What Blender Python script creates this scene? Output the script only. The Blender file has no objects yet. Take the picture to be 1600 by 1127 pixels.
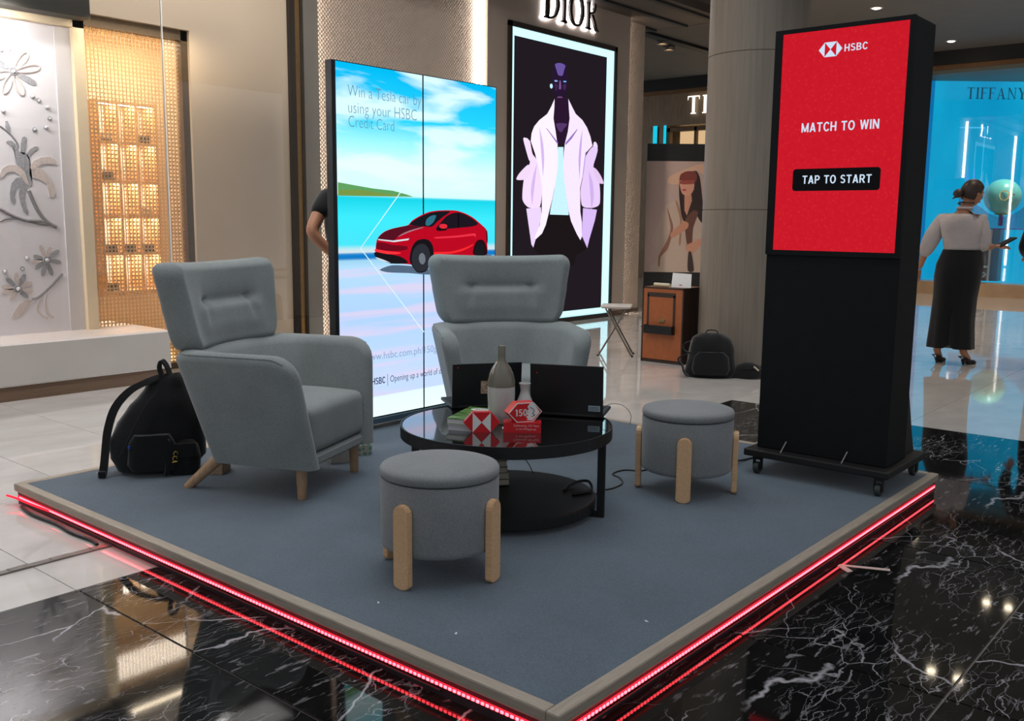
import bpy, bmesh, math, random
from mathutils import Vector, Matrix
random.seed(7)
C = bpy.context.scene.collection
sc = bpy.context.scene
PI = math.pi
ST = 0.09            # height of the stage deck above the mall floor

# ------------------------------------------------------------------ camera
YAW, PITCH, ROLL = 0.69957836, 0.14667237, 0.01029766
cam_data = bpy.data.cameras.new('camera')
cam_data.sensor_fit = 'HORIZONTAL'; cam_data.sensor_width = 36.0
cam_data.lens = 36.0 * 1487.222 / 1600.0
cam_data.clip_start = 0.05; cam_data.clip_end = 200
cam = bpy.data.objects.new('camera', cam_data); C.objects.link(cam)
_f = Vector((math.cos(YAW)*math.cos(PITCH), math.sin(YAW)*math.cos(PITCH), -math.sin(PITCH)))
_r = Vector((math.sin(YAW), -math.cos(YAW), 0)); _u = _r.cross(_f)
_c, _s = math.cos(ROLL), math.sin(ROLL)
_R, _U = _c*_r + _s*_u, -_s*_r + _c*_u
cam.matrix_world = Matrix(((_R.x, _U.x, -_f.x, -1.71839), (_R.y, _U.y, -_f.y, -1.28738),
                           (_R.z, _U.z, -_f.z, 1.18627 + ST), (0, 0, 0, 1)))
sc.camera = cam

# ------------------------------------------------------------------ light and exposure
w = bpy.data.worlds.new('mall_ambient'); sc.world = w; w.use_nodes = True
w.node_tree.nodes['Background'].inputs[0].default_value = (0.86, 0.93, 1.0, 1)
w.node_tree.nodes['Background'].inputs[1].default_value = 0.42
vs = sc.view_settings
vs.view_transform = 'Standard'; vs.look = 'None'; vs.gamma = 1.0; vs.use_curve_mapping = False
vs.exposure = 0.0

def area(name, loc, rot, sx, sy, power, col):
    l = bpy.data.lights.new(name, 'AREA'); l.shape = 'RECTANGLE'; l.size = sx; l.size_y = sy
    l.energy = power; l.color = col
    o = bpy.data.objects.new(name, l); C.objects.link(o); o.location = loc; o.rotation_euler = rot
    return o
# window display lamps (inside the shop window on the left), then fill lights added overhead and for the shop fronts
area('window_wash', (-.3, 5.64, 2.66), (math.radians(42), 0, 0), 3.2, 0.12, 42, (1.0, 0.97, 0.96))
area('window_wash_floor', (-.3, 5.62, 2.60), (math.radians(-8), 0, 0), 3.2, 0.12, 16, (1.0, 0.95, 0.90))
area('added_overhead_fill', (2.2, 1.0, 6.8), (0, 0, 0), 5, 5, 150, (0.93, 0.97, 1.0))  # added fill for soft light from above, no skylight is built
area('added_shopfront_fill', (3.4, 3.1, 4.7), (math.radians(54), 0, 0), 12, 0.3, 330, (1.0, 0.95, 0.92))  # added fill that brightens the shop-front walls, no fixture behind it
def spot(name, loc, power, col=(1.0, 0.84, 0.68), ang=125):
    l = bpy.data.lights.new(name, 'SPOT'); l.energy = power; l.color = col; l.spot_size = math.radians(ang); l.spot_blend = .7
    l.shadow_soft_size = .05
    o = bpy.data.objects.new(name, l); C.objects.link(o); o.location = loc; return o
spot('added_globe_fill', (17.42, 2.7, 3.7), 170, (0.95, 1.0, 1.0), 120)  # added fill just behind the glass to brighten the globe
w.node_tree.nodes['Background'].inputs[1].default_value = 0.46

# ------------------------------------------------------------------ materials
def lin(c):
    if isinstance(c, str):
        c = [int(c[i:i+2], 16)/255 for i in (0, 2, 4)]
    elif max(c) > 1.0: c = [v/255 for v in c]
    return tuple((v/12.92 if v <= .04045 else ((v+.055)/1.055)**2.4) for v in c) + (1.0,)
_mats = {}
def nodes_of(m):
    m.use_nodes = True; nt = m.node_tree
    return nt, nt.nodes, nt.links
def coords(nt, scale=(1,1,1), kind='Object', rot=(0,0,0)):
    tc = nt.nodes.new('ShaderNodeTexCoord'); mp = nt.nodes.new('ShaderNodeMapping')
    mp.inputs['Scale'].default_value = scale; mp.inputs['Rotation'].default_value = rot
    nt.links.new(tc.outputs[kind], mp.inputs['Vector']); return mp.outputs['Vector']
def mat(name, col, rough=.5, metal=0., var=0., vscale=30, bump=0., bscale=80, stretch=(1,1,1), spec=.5, coat=0., rvar=0.):
    if name in _mats: return _mats[name]
    m = bpy.data.materials.new(name); nt, N, L = nodes_of(m); b = N['Principled BSDF']
    c = lin(col)
    b.inputs['Base Color'].default_value = c; b.inputs['Roughness'].default_value = rough
    b.inputs['Metallic'].default_value = metal; b.inputs['Specular IOR Level'].default_value = spec
    b.inputs['Coat Weight'].default_value = coat; b.inputs['Coat Roughness'].default_value = .05
    v = coords(nt, stretch)
    n = N.new('ShaderNodeTexNoise'); n.inputs['Scale'].default_value = vscale; n.inputs['Detail'].default_value = 5
    L.new(v, n.inputs['Vector'])
    if var > 0:
        r = N.new('ShaderNodeValToRGB')
        r.color_ramp.elements[0].position = .3; r.color_ramp.elements[1].position = .7
        r.color_ramp.elements[0].color = tuple(x*(1-var) for x in c[:3]) + (1,)
        r.color_ramp.elements[1].color = tuple(min(1, x*(1+var)) for x in c[:3]) + (1,)
        L.new(n.outputs['Fac'], r.inputs['Fac']); L.new(r.outputs['Color'], b.inputs['Base Color'])
    if rvar > 0:
        mr = N.new('ShaderNodeMapRange'); mr.inputs['To Min'].default_value = max(0, rough-rvar); mr.inputs['To Max'].default_value = rough+rvar
        L.new(n.outputs['Fac'], mr.inputs['Value']); L.new(mr.outputs['Result'], b.inputs['Roughness'])
    if bump > 0:
        n2 = N.new('ShaderNodeTexNoise'); n2.inputs['Scale'].default_value = bscale; n2.inputs['Detail'].default_value = 3
        L.new(v, n2.inputs['Vector'])
        bp = N.new('ShaderNodeBump'); bp.inputs['Strength'].default_value = bump; bp.inputs['Distance'].default_value = .01
        L.new(n2.outputs['Fac'], bp.inputs['Height']); L.new(bp.outputs['Normal'], b.inputs['Normal'])
    _mats[name] = m; return m
def glow(name, col, strength=1.0):
    if name in _mats: return _mats[name]
    m = bpy.data.materials.new(name); nt, N, L = nodes_of(m)
    N.remove(N['Principled BSDF']); e = N.new('ShaderNodeEmission')
    e.inputs[0].default_value = lin(col); e.inputs[1].default_value = strength
    # faint procedural LED flicker grain so the panel is not one dead flat colour
    n = N.new('ShaderNodeTexNoise'); n.inputs['Scale'].default_value = 60
    L.new(coords(nt), n.inputs['Vector'])
    mr = N.new('ShaderNodeMapRange'); mr.inputs['To Min'].default_value = strength*.93; mr.inputs['To Max'].default_value = strength*1.07
    L.new(n.outputs['Fac'], mr.inputs['Value']); L.new(mr.outputs['Result'], e.inputs[1])
    L.new(e.outputs[0], N['Material Output'].inputs['Surface'])
    _mats[name] = m; return m
def ramp(N, stops):
    r = N.new('ShaderNodeValToRGB'); cr = r.color_ramp
    while len(cr.elements) < len(stops): cr.elements.new(.5)
    for e, (p, c) in zip(cr.elements, stops): e.position = p; e.color = lin(c) if not isinstance(c, float) else (c, c, c, 1)
    return r
def mixrgb(nt, fac, a, b):
    m = nt.nodes.new('ShaderNodeMix'); m.data_type = 'RGBA'
    for s, v in ((m.inputs[0], fac), (m.inputs[6], a), (m.inputs[7], b)):
        if hasattr(v, 'is_output') or hasattr(v, 'links'): nt.links.new(v, s)
        else: s.default_value = v
    return m.outputs[2]
def math_n(nt, op, a, b=None, clamp=False):
    m = nt.nodes.new('ShaderNodeMath'); m.operation = op; m.use_clamp = clamp
    for s, v in zip(m.inputs, (a, b)):
        if v is None: continue
        if hasattr(v, 'links'): nt.links.new(v, s)
        else: s.default_value = v
    return m.outputs[0]

def marble_black():
    m = bpy.data.materials.new('black_marble'); nt, N, L = nodes_of(m); b = N['Principled BSDF']
    v = coords(nt, (1,1,1))
    def warped(amount, scale):
        n = N.new('ShaderNodeTexNoise'); n.inputs['Scale'].default_value = scale; n.inputs['Detail'].default_value = 5; L.new(v, n.inputs['Vector'])
        s = N.new('ShaderNodeVectorMath'); s.operation = 'SUBTRACT'; s.inputs[1].default_value = (.5, .5, .5); L.new(n.outputs['Color'], s.inputs[0])
        k = N.new('ShaderNodeVectorMath'); k.operation = 'SCALE'; k.inputs['Scale'].default_value = amount; L.new(s.outputs[0], k.inputs[0])
        d = N.new('ShaderNodeVectorMath'); d.operation = 'ADD'; L.new(v, d.inputs[0]); L.new(k.outputs[0], d.inputs[1]); return d.outputs[0]
    def mask(scale, lo, hi, seed):
        mp = N.new('ShaderNodeMapping'); mp.inputs['Location'].default_value = (seed, seed*.6, 0); L.new(v, mp.inputs['Vector'])
        n = N.new('ShaderNodeTexNoise'); n.inputs['Scale'].default_value = scale; n.inputs['Detail'].default_value = 3; L.new(mp.outputs['Vector'], n.inputs['Vector'])
        r = N.new('ShaderNodeMapRange'); r.inputs['From Min'].default_value = lo; r.inputs['From Max'].default_value = hi; L.new(n.outputs['Fac'], r.inputs['Value']); return r.outputs['Result']
    def cracks(vec, scale, stretch, rot, width, seed):
        mp = N.new('ShaderNodeMapping'); mp.inputs['Scale'].default_value = stretch; mp.inputs['Rotation'].default_value = (0,0,rot); mp.inputs['Location'].default_value = (seed, seed*.7, 0); L.new(vec, mp.inputs['Vector'])
        t = N.new('ShaderNodeTexVoronoi'); t.feature = 'DISTANCE_TO_EDGE'; t.inputs['Scale'].default_value = scale; L.new(mp.outputs['Vector'], t.inputs['Vector'])
        return math_n(nt, 'SUBTRACT', 1.0, math_n(nt, 'DIVIDE', t.outputs['Distance'], width), True)
    w1, w2 = warped(.34, 2.2), warped(.14, 8.0)
    w3 = warped(.22, 4.5); w4 = warped(.05, 4.0)
    big = math_n(nt, 'MULTIPLY', cracks(w1, .95, (1, 1.9, 1), .5, .0075, 3.1), mask(1.5, .44, .56, 2.2))
    mid = math_n(nt, 'MULTIPLY', cracks(w3, 2.3, (1, 2.8, 1), .25, .0105, 9.7), mask(1.9, .48, .60, 7.7))
    fin = math_n(nt, 'MULTIPLY', cracks(w2, 6.5, (1, 4.2, 1), .38, .020, 21.3), mask(2.2, .46, .58, 13.1))
    def flecks(rot, st, lo, hi, msk):
        mp = N.new('ShaderNodeMapping'); mp.inputs['Scale'].default_value = st; mp.inputs['Rotation'].default_value = (0, 0, rot); L.new(w4, mp.inputs['Vector'])
        fl = N.new('ShaderNodeTexNoise'); fl.inputs['Scale'].default_value = 2.2; fl.inputs['Detail'].default_value = 5; fl.inputs['Roughness'].default_value = .6; L.new(mp.outputs['Vector'], fl.inputs['Vector'])
        r = N.new('ShaderNodeMapRange'); r.inputs['From Min'].default_value = lo; r.inputs['From Max'].default_value = hi; L.new(fl.outputs['Fac'], r.inputs['Value'])
        return math_n(nt, 'MULTIPLY', r.outputs['Result'], msk)
    fleck = math_n(nt, 'MAXIMUM', flecks(.35, (4, 20, 1), .585, .66, mask(1.6, .44, .56, 5.5)), flecks(.5, (1.2, 16, 1), .66, .74, mask(1.2, .47, .6, 17.5)))
    s = math_n(nt, 'MAXIMUM', math_n(nt, 'MAXIMUM', big, math_n(nt, 'MULTIPLY', mid, .85)), math_n(nt, 'MAXIMUM', math_n(nt, 'MULTIPLY', fin, .65), math_n(nt, 'MULTIPLY', fleck, .42)), True)
    base = N.new('ShaderNodeTexNoise'); base.inputs['Scale'].default_value = 5; L.new(v, base.inputs['Vector'])
    rb = ramp(N, [(.3, (12, 13, 13)), (.7, (26, 26, 24))]); L.new(base.outputs['Fac'], rb.inputs['Fac'])
    L.new(mixrgb(nt, s, rb.outputs['Color'], lin((176, 172, 176))), b.inputs['Base Color'])
    b.inputs['Roughness'].default_value = .045; b.inputs['Specular IOR Level'].default_value = .5
    return m
def tile_white():
    m = bpy.data.materials.new('polished_white_tile'); nt, N, L = nodes_of(m); b = N['Principled BSDF']
    n = N.new('ShaderNodeTexNoise'); n.inputs['Scale'].default_value = 1.8; n.inputs['Detail'].default_value = 6; L.new(coords(nt, (1, 2.2, 1)), n.inputs['Vector'])
    r = ramp(N, [(.3, (196, 190, 184)), (.5, (208, 202, 196)), (.72, (216, 211, 206))]); L.new(n.outputs['Fac'], r.inputs['Fac'])
    L.new(r.outputs['Color'], b.inputs['Base Color']); b.inputs['Roughness'].default_value = .04
    b.inputs['Coat Weight'].default_value = .35; b.inputs['Coat Roughness'].default_value = .03
    return m
def fabric(name, col, scale=420):
    if name in _mats: return _mats[name]
    m = bpy.data.materials.new(name); nt, N, L = nodes_of(m); b = N['Principled BSDF']
    v = coords(nt)
    n = N.new('ShaderNodeTexNoise'); n.inputs['Scale'].default_value = scale; n.inputs['Detail'].default_value = 3; L.new(v, n.inputs['Vector'])
    n2 = N.new('ShaderNodeTexNoise'); n2.inputs['Scale'].default_value = 6; L.new(v, n2.inputs['Vector'])
    c = lin(col)
    r = N.new('ShaderNodeValToRGB'); r.color_ramp.elements[0].position = .32; r.color_ramp.elements[1].position = .68
    r.color_ramp.elements[0].color = tuple(x*.68 for x in c[:3])+(1,); r.color_ramp.elements[1].color = tuple(x*1.3 for x in c[:3])+(1,)
    mx = math_n(nt, 'ADD', math_n(nt, 'MULTIPLY', n.outputs['Fac'], .8), math_n(nt, 'MULTIPLY', n2.outputs['Fac'], .2))
    L.new(mx, r.inputs['Fac']); L.new(r.outputs['Color'], b.inputs['Base Color'])
    b.inputs['Roughness'].default_value = .92; b.inputs['Sheen Weight'].default_value = .25; b.inputs['Specular IOR Level'].default_value = .2
    bp = N.new('ShaderNodeBump'); bp.inputs['Strength'].default_value = .25; bp.inputs['Distance'].default_value = .003
    L.new(n.outputs['Fac'], bp.inputs['Height']); L.new(bp.outputs['Normal'], b.inputs['Normal'])
    _mats[name] = m; return m
def scale_wall(name, col):
    m = bpy.data.materials.new(name); nt, N, L = nodes_of(m); b = N['Principled BSDF']
    v = coords(nt, (1,1,1))
    wv = []
    for rot in (.75, -.75):
        mp = N.new('ShaderNodeMapping'); mp.inputs['Rotation'].default_value = (0, rot, 0); L.new(v, mp.inputs['Vector'])
        t = N.new('ShaderNodeTexWave'); t.wave_type = 'BANDS'; t.bands_direction = 'X'; t.inputs['Scale'].default_value = 11
        t.inputs['Distortion'].default_value = .6; t.inputs['Detail'].default_value = 1; L.new(mp.outputs['Vector'], t.inputs['Vector']); wv.append(t.outputs['Fac'])
    h = math_n(nt, 'MULTIPLY', wv[0], wv[1])
    r = ramp(N, [(.0, tuple(x*.86 for x in col)), (.6, col)]); L.new(h, r.inputs['Fac']); L.new(r.outputs['Color'], b.inputs['Base Color'])
    bp = N.new('ShaderNodeBump'); bp.inputs['Strength'].default_value = .6; bp.inputs['Distance'].default_value = .015
    L.new(h, bp.inputs['Height']); L.new(bp.outputs['Normal'], b.inputs['Normal']); b.inputs['Roughness'].default_value = .6
    return m
def wood(name, col, stretch=(14, 14, 1.4), rough=.45, lo=.88):
    if name in _mats: return _mats[name]
    m = bpy.data.materials.new(name); nt, N, L = nodes_of(m); b = N['Principled BSDF']
    n = N.new('ShaderNodeTexNoise'); n.inputs['Scale'].default_value = 6; n.inputs['Detail'].default_value = 6; n.inputs['Distortion'].default_value = .6
    L.new(coords(nt, stretch), n.inputs['Vector'])
    r = ramp(N, [(.25, tuple(x*lo for x in col)), (.55, col), (.8, tuple(min(255, x*1.05) for x in col))])
    L.new(n.outputs['Fac'], r.inputs['Fac']); L.new(r.outputs['Color'], b.inputs['Base Color']); b.inputs['Roughness'].default_value = rough
    _mats[name] = m; return m
def glass_sheet(name, tint=(1, 1, 1, 1)):
    m = bpy.data.materials.new(name); nt, N, L = nodes_of(m); N.remove(N['Principled BSDF'])
    t = N.new('ShaderNodeBsdfTransparent'); t.inputs[0].default_value = tint
    g = N.new('ShaderNodeBsdfGlossy'); g.inputs['Roughness'].default_value = .0
    f = N.new('ShaderNodeFresnel'); f.inputs[0].default_value = 1.5
    x = N.new('ShaderNodeMixShader'); L.new(f.outputs[0], x.inputs[0]); L.new(t.outputs[0], x.inputs[1]); L.new(g.outputs[0], x.inputs[2])
    L.new(x.outputs[0], N['Material Output'].inputs['Surface']); return m

# ------------------------------------------------------------------ mesh helpers
def mesh_obj(name, bm_or_me, m=None, parent=None, smooth=False, kind=None, M=None):
    if isinstance(bm_or_me, bmesh.types.BMesh):
        me = bpy.data.meshes.new(name); bmesh.ops.recalc_face_normals(bm_or_me, faces=bm_or_me.faces); bm_or_me.to_mesh(me); bm_or_me.free()
    else: me = bm_or_me
    if m is not None:
        for x in (m if isinstance(m, (list, tuple)) else [m]): me.materials.append(x)
    if smooth:
        b2 = bmesh.new(); b2.from_mesh(me)
        for f in b2.faces: f.smooth = True
        for e in b2.edges:
            if len(e.link_faces) == 2 and e.calc_face_angle(0) > .9: e.smooth = False
        b2.to_mesh(me); b2.free()
    o = bpy.data.objects.new(name, me); C.objects.link(o)
    if parent is not None: o.parent = parent
    if M is not None: o.matrix_local = M
    if kind: o['kind'] = kind
    return o
def tag(o, label, cat, group=None):
    o['label'] = label; o['category'] = cat
    if group: o['group'] = group
    return o
def thing(name, label, cat, loc=(0, 0, 0), rz=0., group=None):
    o = bpy.data.objects.new(name, None); C.objects.link(o); o.empty_display_size = .1
    o.location = loc; o.rotation_euler = (0, 0, rz)
    return tag(o, label, cat, group)
def struct(o): o['kind'] = 'structure'; return o
def add_box(bm, lo, hi, mi=0):
    x0, y0, z0 = lo; x1, y1, z1 = hi
    vs = [bm.verts.new(p) for p in ((x0,y0,z0),(x1,y0,z0),(x1,y1,z0),(x0,y1,z0),(x0,y0,z1),(x1,y0,z1),(x1,y1,z1),(x0,y1,z1))]
    for f in ((3,2,1,0),(4,5,6,7),(0,1,5,4),(1,2,6,5),(2,3,7,6),(3,0,4,7)):
        bm.faces.new([vs[i] for i in f]).material_index = mi
    return vs
def box(lo, hi, bev=0., seg=2):
    bm = bmesh.new(); add_box(bm, lo, hi)
    if bev > 0: bmesh.ops.bevel(bm, geom=bm.edges[:], offset=bev, segments=seg, profile=.5, affect='EDGES')
    return bm
def boxes(lst):
    bm = bmesh.new()
    for lo, hi in lst: add_box(bm, lo, hi)
    return bm
def add_tube(bm, pts, r, n=8, cap=True, mi=0):
    pts = [Vector(p) for p in pts]; rs = r if isinstance(r, (list, tuple)) else [r]*len(pts)
    rings = []; ref = None
    for i, p in enumerate(pts):
        d = (pts[min(i+1, len(pts)-1)] - pts[max(i-1, 0)]).normalized()
        if ref is None: ref = Vector((0,0,1)) if abs(d.z) < .9 else Vector((1,0,0))
        a = d.cross(ref)
        if a.length < 1e-5: a = d.orthogonal()
        a.normalize(); b = d.cross(a).normalized(); ref = a.cross(d).normalized()
        rings.append([bm.verts.new(p + rs[i]*(math.cos(t)*a + math.sin(t)*b)) for t in [2*PI*k/n for k in range(n)]])
    for A, B in zip(rings, rings[1:]):
        for k in range(n): bm.faces.new((A[k], A[(k+1)%n], B[(k+1)%n], B[k])).material_index = mi
    if cap:
        bm.faces.new(rings[0][::-1]).material_index = mi; bm.faces.new(rings[-1]).material_index = mi
def tube(pts, r, n=8):
    bm = bmesh.new(); add_tube(bm, pts, r, n); return bm
def spline(pts, k=6):
    pts = [Vector(p) for p in pts]; P = [2*pts[0]-pts[1]] + pts + [2*pts[-1]-pts[-2]]; out = []
    for i in range(1, len(P)-2):
        for j in range(k):
            t = j/k; a, b, c, d = P[i-1:i+3]
            out.append(.5*((2*b) + (c-a)*t + (2*a-5*b+4*c-d)*t*t + (3*b-a-3*c+d)*t**3))
    return out + [pts[-1]]
def lathe(prof, n=48, c=(0, 0)):
    bm = bmesh.new(); rings = []
    for r, z in prof:
        if r < 1e-6: rings.append([bm.verts.new((c[0], c[1], z))])
        else: rings.append([bm.verts.new((c[0]+r*math.cos(2*PI*k/n), c[1]+r*math.sin(2*PI*k/n), z)) for k in range(n)])
    for A, B in zip(rings, rings[1:]):
        for k in range(n):
            q = [A[k % len(A)], A[(k+1) % len(A)], B[(k+1) % len(B)], B[k % len(B)]]
            q = [v for i, v in enumerate(q) if v not in q[:i]]
            if len(q) > 2: bm.faces.new(q)
    for R in (rings[0], rings[-1]):
        if len(R) > 2: bm.faces.new(R)
    return bm
def loft(rings, cap=True, bm=None):
    bm = bm or bmesh.new(); R = [[bm.verts.new(p) for p in r] for r in rings]; n = len(R[0])
    for A, B in zip(R, R[1:]):
        for k in range(n): bm.faces.new((A[k], A[(k+1)%n], B[(k+1)%n], B[k]))
    if cap: bm.faces.new(R[0][::-1]); bm.faces.new(R[-1])
    return bm
def ell(cx, cy, z, rx, ry, n=20, p=2.0):
    out = []
    for k in range(n):
        t = 2*PI*k/n; c, s = math.cos(t), math.sin(t)
        out.append((cx+rx*math.copysign(abs(c)**(2/p), c), cy+ry*math.copysign(abs(s)**(2/p), s), z))
    return out
def prism(poly, z0, z1, bm=None, mi=0):
    bm = bm or bmesh.new()
    a = [bm.verts.new((x, y, z0)) for x, y in poly]; b = [bm.verts.new((x, y, z1)) for x, y in poly]; n = len(poly)
    fs = [bm.faces.new(a[::-1]), bm.faces.new(b)] + [bm.faces.new((a[k], a[(k+1)%n], b[(k+1)%n], b[k])) for k in range(n)]
    for f in fs: f.material_index = mi
    return bm
def frame(o, u, v=(0, 0, 1)):
    u, v = Vector(u).normalized(), Vector(v); n = u.cross(v)
    return Matrix(((u.x, v.x, n.x, o[0]), (u.y, v.y, n.y, o[1]), (u.z, v.z, n.z, o[2]), (0, 0, 0, 1)))
def copy_thing(o, loc=None, rz=None, label=None):
    c = o.copy(); C.objects.link(c)
    if loc is not None: c.location = loc
    if rz is not None: c.rotation_euler = (0, 0, rz)
    if label: c['label'] = label
    for ch in o.children:
        d = ch.copy(); C.objects.link(d); d.parent = c
        for g in ch.children:
            e = g.copy(); C.objects.link(e); e.parent = d
    return c
_capcache = {}
def text_bm(body, width=None, cap=.1, bold=0., depth=0.0, spacing=1.0):
    def make(s):
        cu = bpy.data.curves.new('tmp_text', 'FONT'); cu.body = s; cu.size = 1; cu.offset = bold; cu.space_character = spacing; cu.resolution_u = 3
        o = bpy.data.objects.new('tmp_text', cu); C.objects.link(o)
        me = bpy.data.meshes.new_from_object(o.evaluated_get(bpy.context.evaluated_depsgraph_get()))
        bpy.data.objects.remove(o); bpy.data.curves.remove(cu); return me
    if bold not in _capcache:
        h = make('H'); _capcache[bold] = max(v.co.y for v in h.vertices) - min(v.co.y for v in h.vertices); bpy.data.meshes.remove(h)
    me = make(body); bm = bmesh.new(); bm.from_mesh(me); bpy.data.meshes.remove(me)
    x0 = min(v.co.x for v in bm.verts); x1 = max(v.co.x for v in bm.verts); k = cap/_capcache[bold]
    kx = (width/(x1-x0)) if width else k
    for v in bm.verts: v.co = Vector(((v.co.x-x0)*kx, v.co.y*k, 0))
    if depth: 
        g = bmesh.ops.extrude_face_region(bm, geom=bm.faces[:])
        for v in g['geom']:
            if isinstance(v, bmesh.types.BMVert): v.co.z += depth
    return bm
# serif capitals built from strokes, unit height, returned as (polygons, width)
def arcpoly(cx, cy, rx, ry, t0, t1, wa, wb, n=18):
    """crescent stroke: outer ellipse rx,ry; stroke wa wide at the sides, wb at top and bottom"""
    o = [(cx+rx*math.cos(t), cy+ry*math.sin(t)) for t in [t0+(t1-t0)*i/n for i in range(n+1)]]
    i_ = [(cx+(rx-wa)*math.cos(t), cy+(ry-wb)*math.sin(t)) for t in [t0+(t1-t0)*i/n for i in range(n+1)]]
    return [[o[i], o[i+1], i_[i+1], i_[i]] for i in range(n)]
def serif_letter(ch):
    S, T = .14, .062
    q = lambda x0, y0, x1, y1: [(x0, y0), (x1, y0), (x1, y1), (x0, y1)]
    stem = lambda x: [q(x, 0, x+S, 1), q(x-.07, 0, x+S+.07, T), q(x-.07, 1-T, x+S+.07, 1)]
    if ch == 'I': return stem(.07), .28
    if ch == 'D': return stem(.07) + arcpoly(.21, .5, .52, .5, -PI/2, PI/2, S, T), .74
    if ch == 'O': return arcpoly(.40, .5, .40, .515, 0, 2*PI, S, T, 36), .80
    if ch == 'R': return stem(.07) + arcpoly(.21, .745, .32, .255, -PI/2, PI/2, S*.9, T) + [[(.25, .49), (.40, .49), (.62, .06), (.72, 0), (.54, 0)]], .70
    if ch == 'T': return [q(.29, 0, .29+S, 1), q(.22, 0, .50, T), q(.03, 1-T, .69, 1), [(.03, 1), (.03, .78), (.07, .96)], [(.69, 1), (.69, .78), (.65, .96)]], .72
    if ch == 'F': return stem(.07) + [q(.07, 1-T, .58, 1), [(.58, 1), (.58, .80), (.54, .96)], q(.2, .50, .46, .545), [(.46, .63), (.46, .42), (.43, .52)]], .60
    if ch == 'A': return [[(.34, .93), (.42, 1.0), (.74, 0), (.58, 0)], [(.36, .95), (.40, .95), (.16, 0), (.11, 0)], q(.20, .30, .56, .345), q(.04, 0, .25, T), q(.50, 0, .82, T)], .84
    if ch == 'N': return [q(.10, 0, .15, 1), [(.04, 1), (.19, 1), (.72, 0), (.66, 0)], q(.67, 0, .72, 1), q(.02, 0, .24, T), q(.58, 1-T, .80, 1)], .82
    if ch == 'Y': return [q(.31, 0, .31+S, .46), [(.31, .46), (.45, .46), (.20, 1), (.04, 1)], [(.40, .46), (.45, .46), (.70, 1), (.65, 1)], q(.24, 0, .52, T), q(0, 1-T, .26, 1), q(.56, 1-T, .78, 1)], .78
    return [], .35

# bold sans letters built from strokes (unit cap height), returned as (polygons, width)
def sans_letter(ch, S=.17):
    def ln(x0, y0, x1, y1, w=S):
        a, b = Vector((x0, y0)), Vector((x1, y1)); d = (b-a).normalized(); s = Vector((-d.y, d.x))*w/2
        return [tuple(a-s), tuple(b-s), tuple(b+s), tuple(a+s)]
    R = lambda x0, y0, x1, y1: [(x0, y0), (x1, y0), (x1, y1), (x0, y1)]
    D = lambda p, q, r, s: [p, q, r, s]
    if ch == 'I': return [R(0, 0, S, 1)], S
    if ch == 'H': return [R(0, 0, S, 1), R(.52, 0, .52+S, 1), R(S, .42, .52, .42+S*.9)], .52+S
    if ch == 'T': return [R(.0, 1-S*.92, .64, 1), R(.32-S/2, 0, .32+S/2, 1-S*.9)], .64
    if ch == 'M': return [R(0, 0, S, 1), R(.68, 0, .68+S, 1), [(S*.9, 1), (0, 1), (.34, .05), (.51, .05)], [(.68+S*.1, 1), (.85, 1), (.51, .05), (.34, .05)]], .85
    if ch == 'N': return [R(0, 0, S, 1), R(.54, 0, .54+S, 1), [(0, 1), (.19, 1), (.71, 0), (.52, 0)]], .71
    if ch == 'W': return [[(0, 1), (.18, 1), (.36, 0), (.20, 0)], [(.20, 0), (.36, 0), (.56, 1), (.43, 1)], [(.43, 1), (.56, 1), (.80, 0), (.64, 0)], [(.64, 0), (.80, 0), (.99, 1), (.82, 1)]], .99
    if ch == 'A': return [[(0, 0), (.18, 0), (.46, 1), (.27, 1)], [(.55, 0), (.73, 0), (.46, 1), (.27, 1)], R(.16, .20, .57, .20+S*.85)], .73
    if ch == 'O': return arcpoly(.38, .5, .38, .52, 0, 2*PI, S, S*.9, 30), .76
    if ch == '0': return arcpoly(.28, .5, .28, .51, 0, 2*PI, S, S*.85, 30), .56
    if ch == 'C': return arcpoly(.37, .5, .37, .52, .20*PI, 1.80*PI, S, S*.9, 26), .68
    if ch == 'P': return [R(0, 0, S, 1), R(S, 1-S*.9, .36, 1), R(S, .39, .36, .39+S*.85)] + arcpoly(.36, .695, .29, .305, -PI/2, PI/2, S, S*.88), .65
    if ch == 'R': return sans_letter('P', S)[0] + [[(.28, .40), (.46, .42), (.70, 0), (.50, 0)]], .70
    if ch == 'B': return [R(0, 0, S, 1), R(S, 1-S*.85, .36, 1), R(S, .44, .36, .44+S*.8), R(S, 0, .36, S*.85)] + arcpoly(.36, .755, .26, .245, -PI/2, PI/2, S, S*.82) + arcpoly(.36, .27, .30, .27, -PI/2, PI/2, S, S*.82), .66
    if ch == 'S': return arcpoly(.32, .735, .30, .275, .14*PI, 1.5*PI, S*.95, S*.85) + arcpoly(.32, .285, .31, .295, -.86*PI, .5*PI, S*.95, S*.85), .64
    if ch == '1': return [R(.14, 0, .14+S, 1), [(.0, .80), (.14, .84), (.14, 1), (.10, 1)]], .14+S+.06
    if ch == '5': return [R(.09, 1-S*.85, .52, 1), [(.06, .46), (.20, .46), (.22, 1), (.09, 1)]] + arcpoly(.27, .32, .29, .335, -.80*PI, .66*PI, S, S*.85), .57
    return [], .30
def sans_bm(s, width, cap, depth, gap=.10):
    bm = bmesh.new(); x = 0; L = []
    for ch in s:
        p, wd = sans_letter(ch); L.append((x, p)); x += wd+gap
    tot = x-gap; kx = width/tot
    for k, (x, polys) in enumerate(L):
        for q, p in enumerate(polys): prism([((x+a)*kx, b*cap) for a, b in p], 0, depth+.00004*(q % 4), bm)
    return bm

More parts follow.
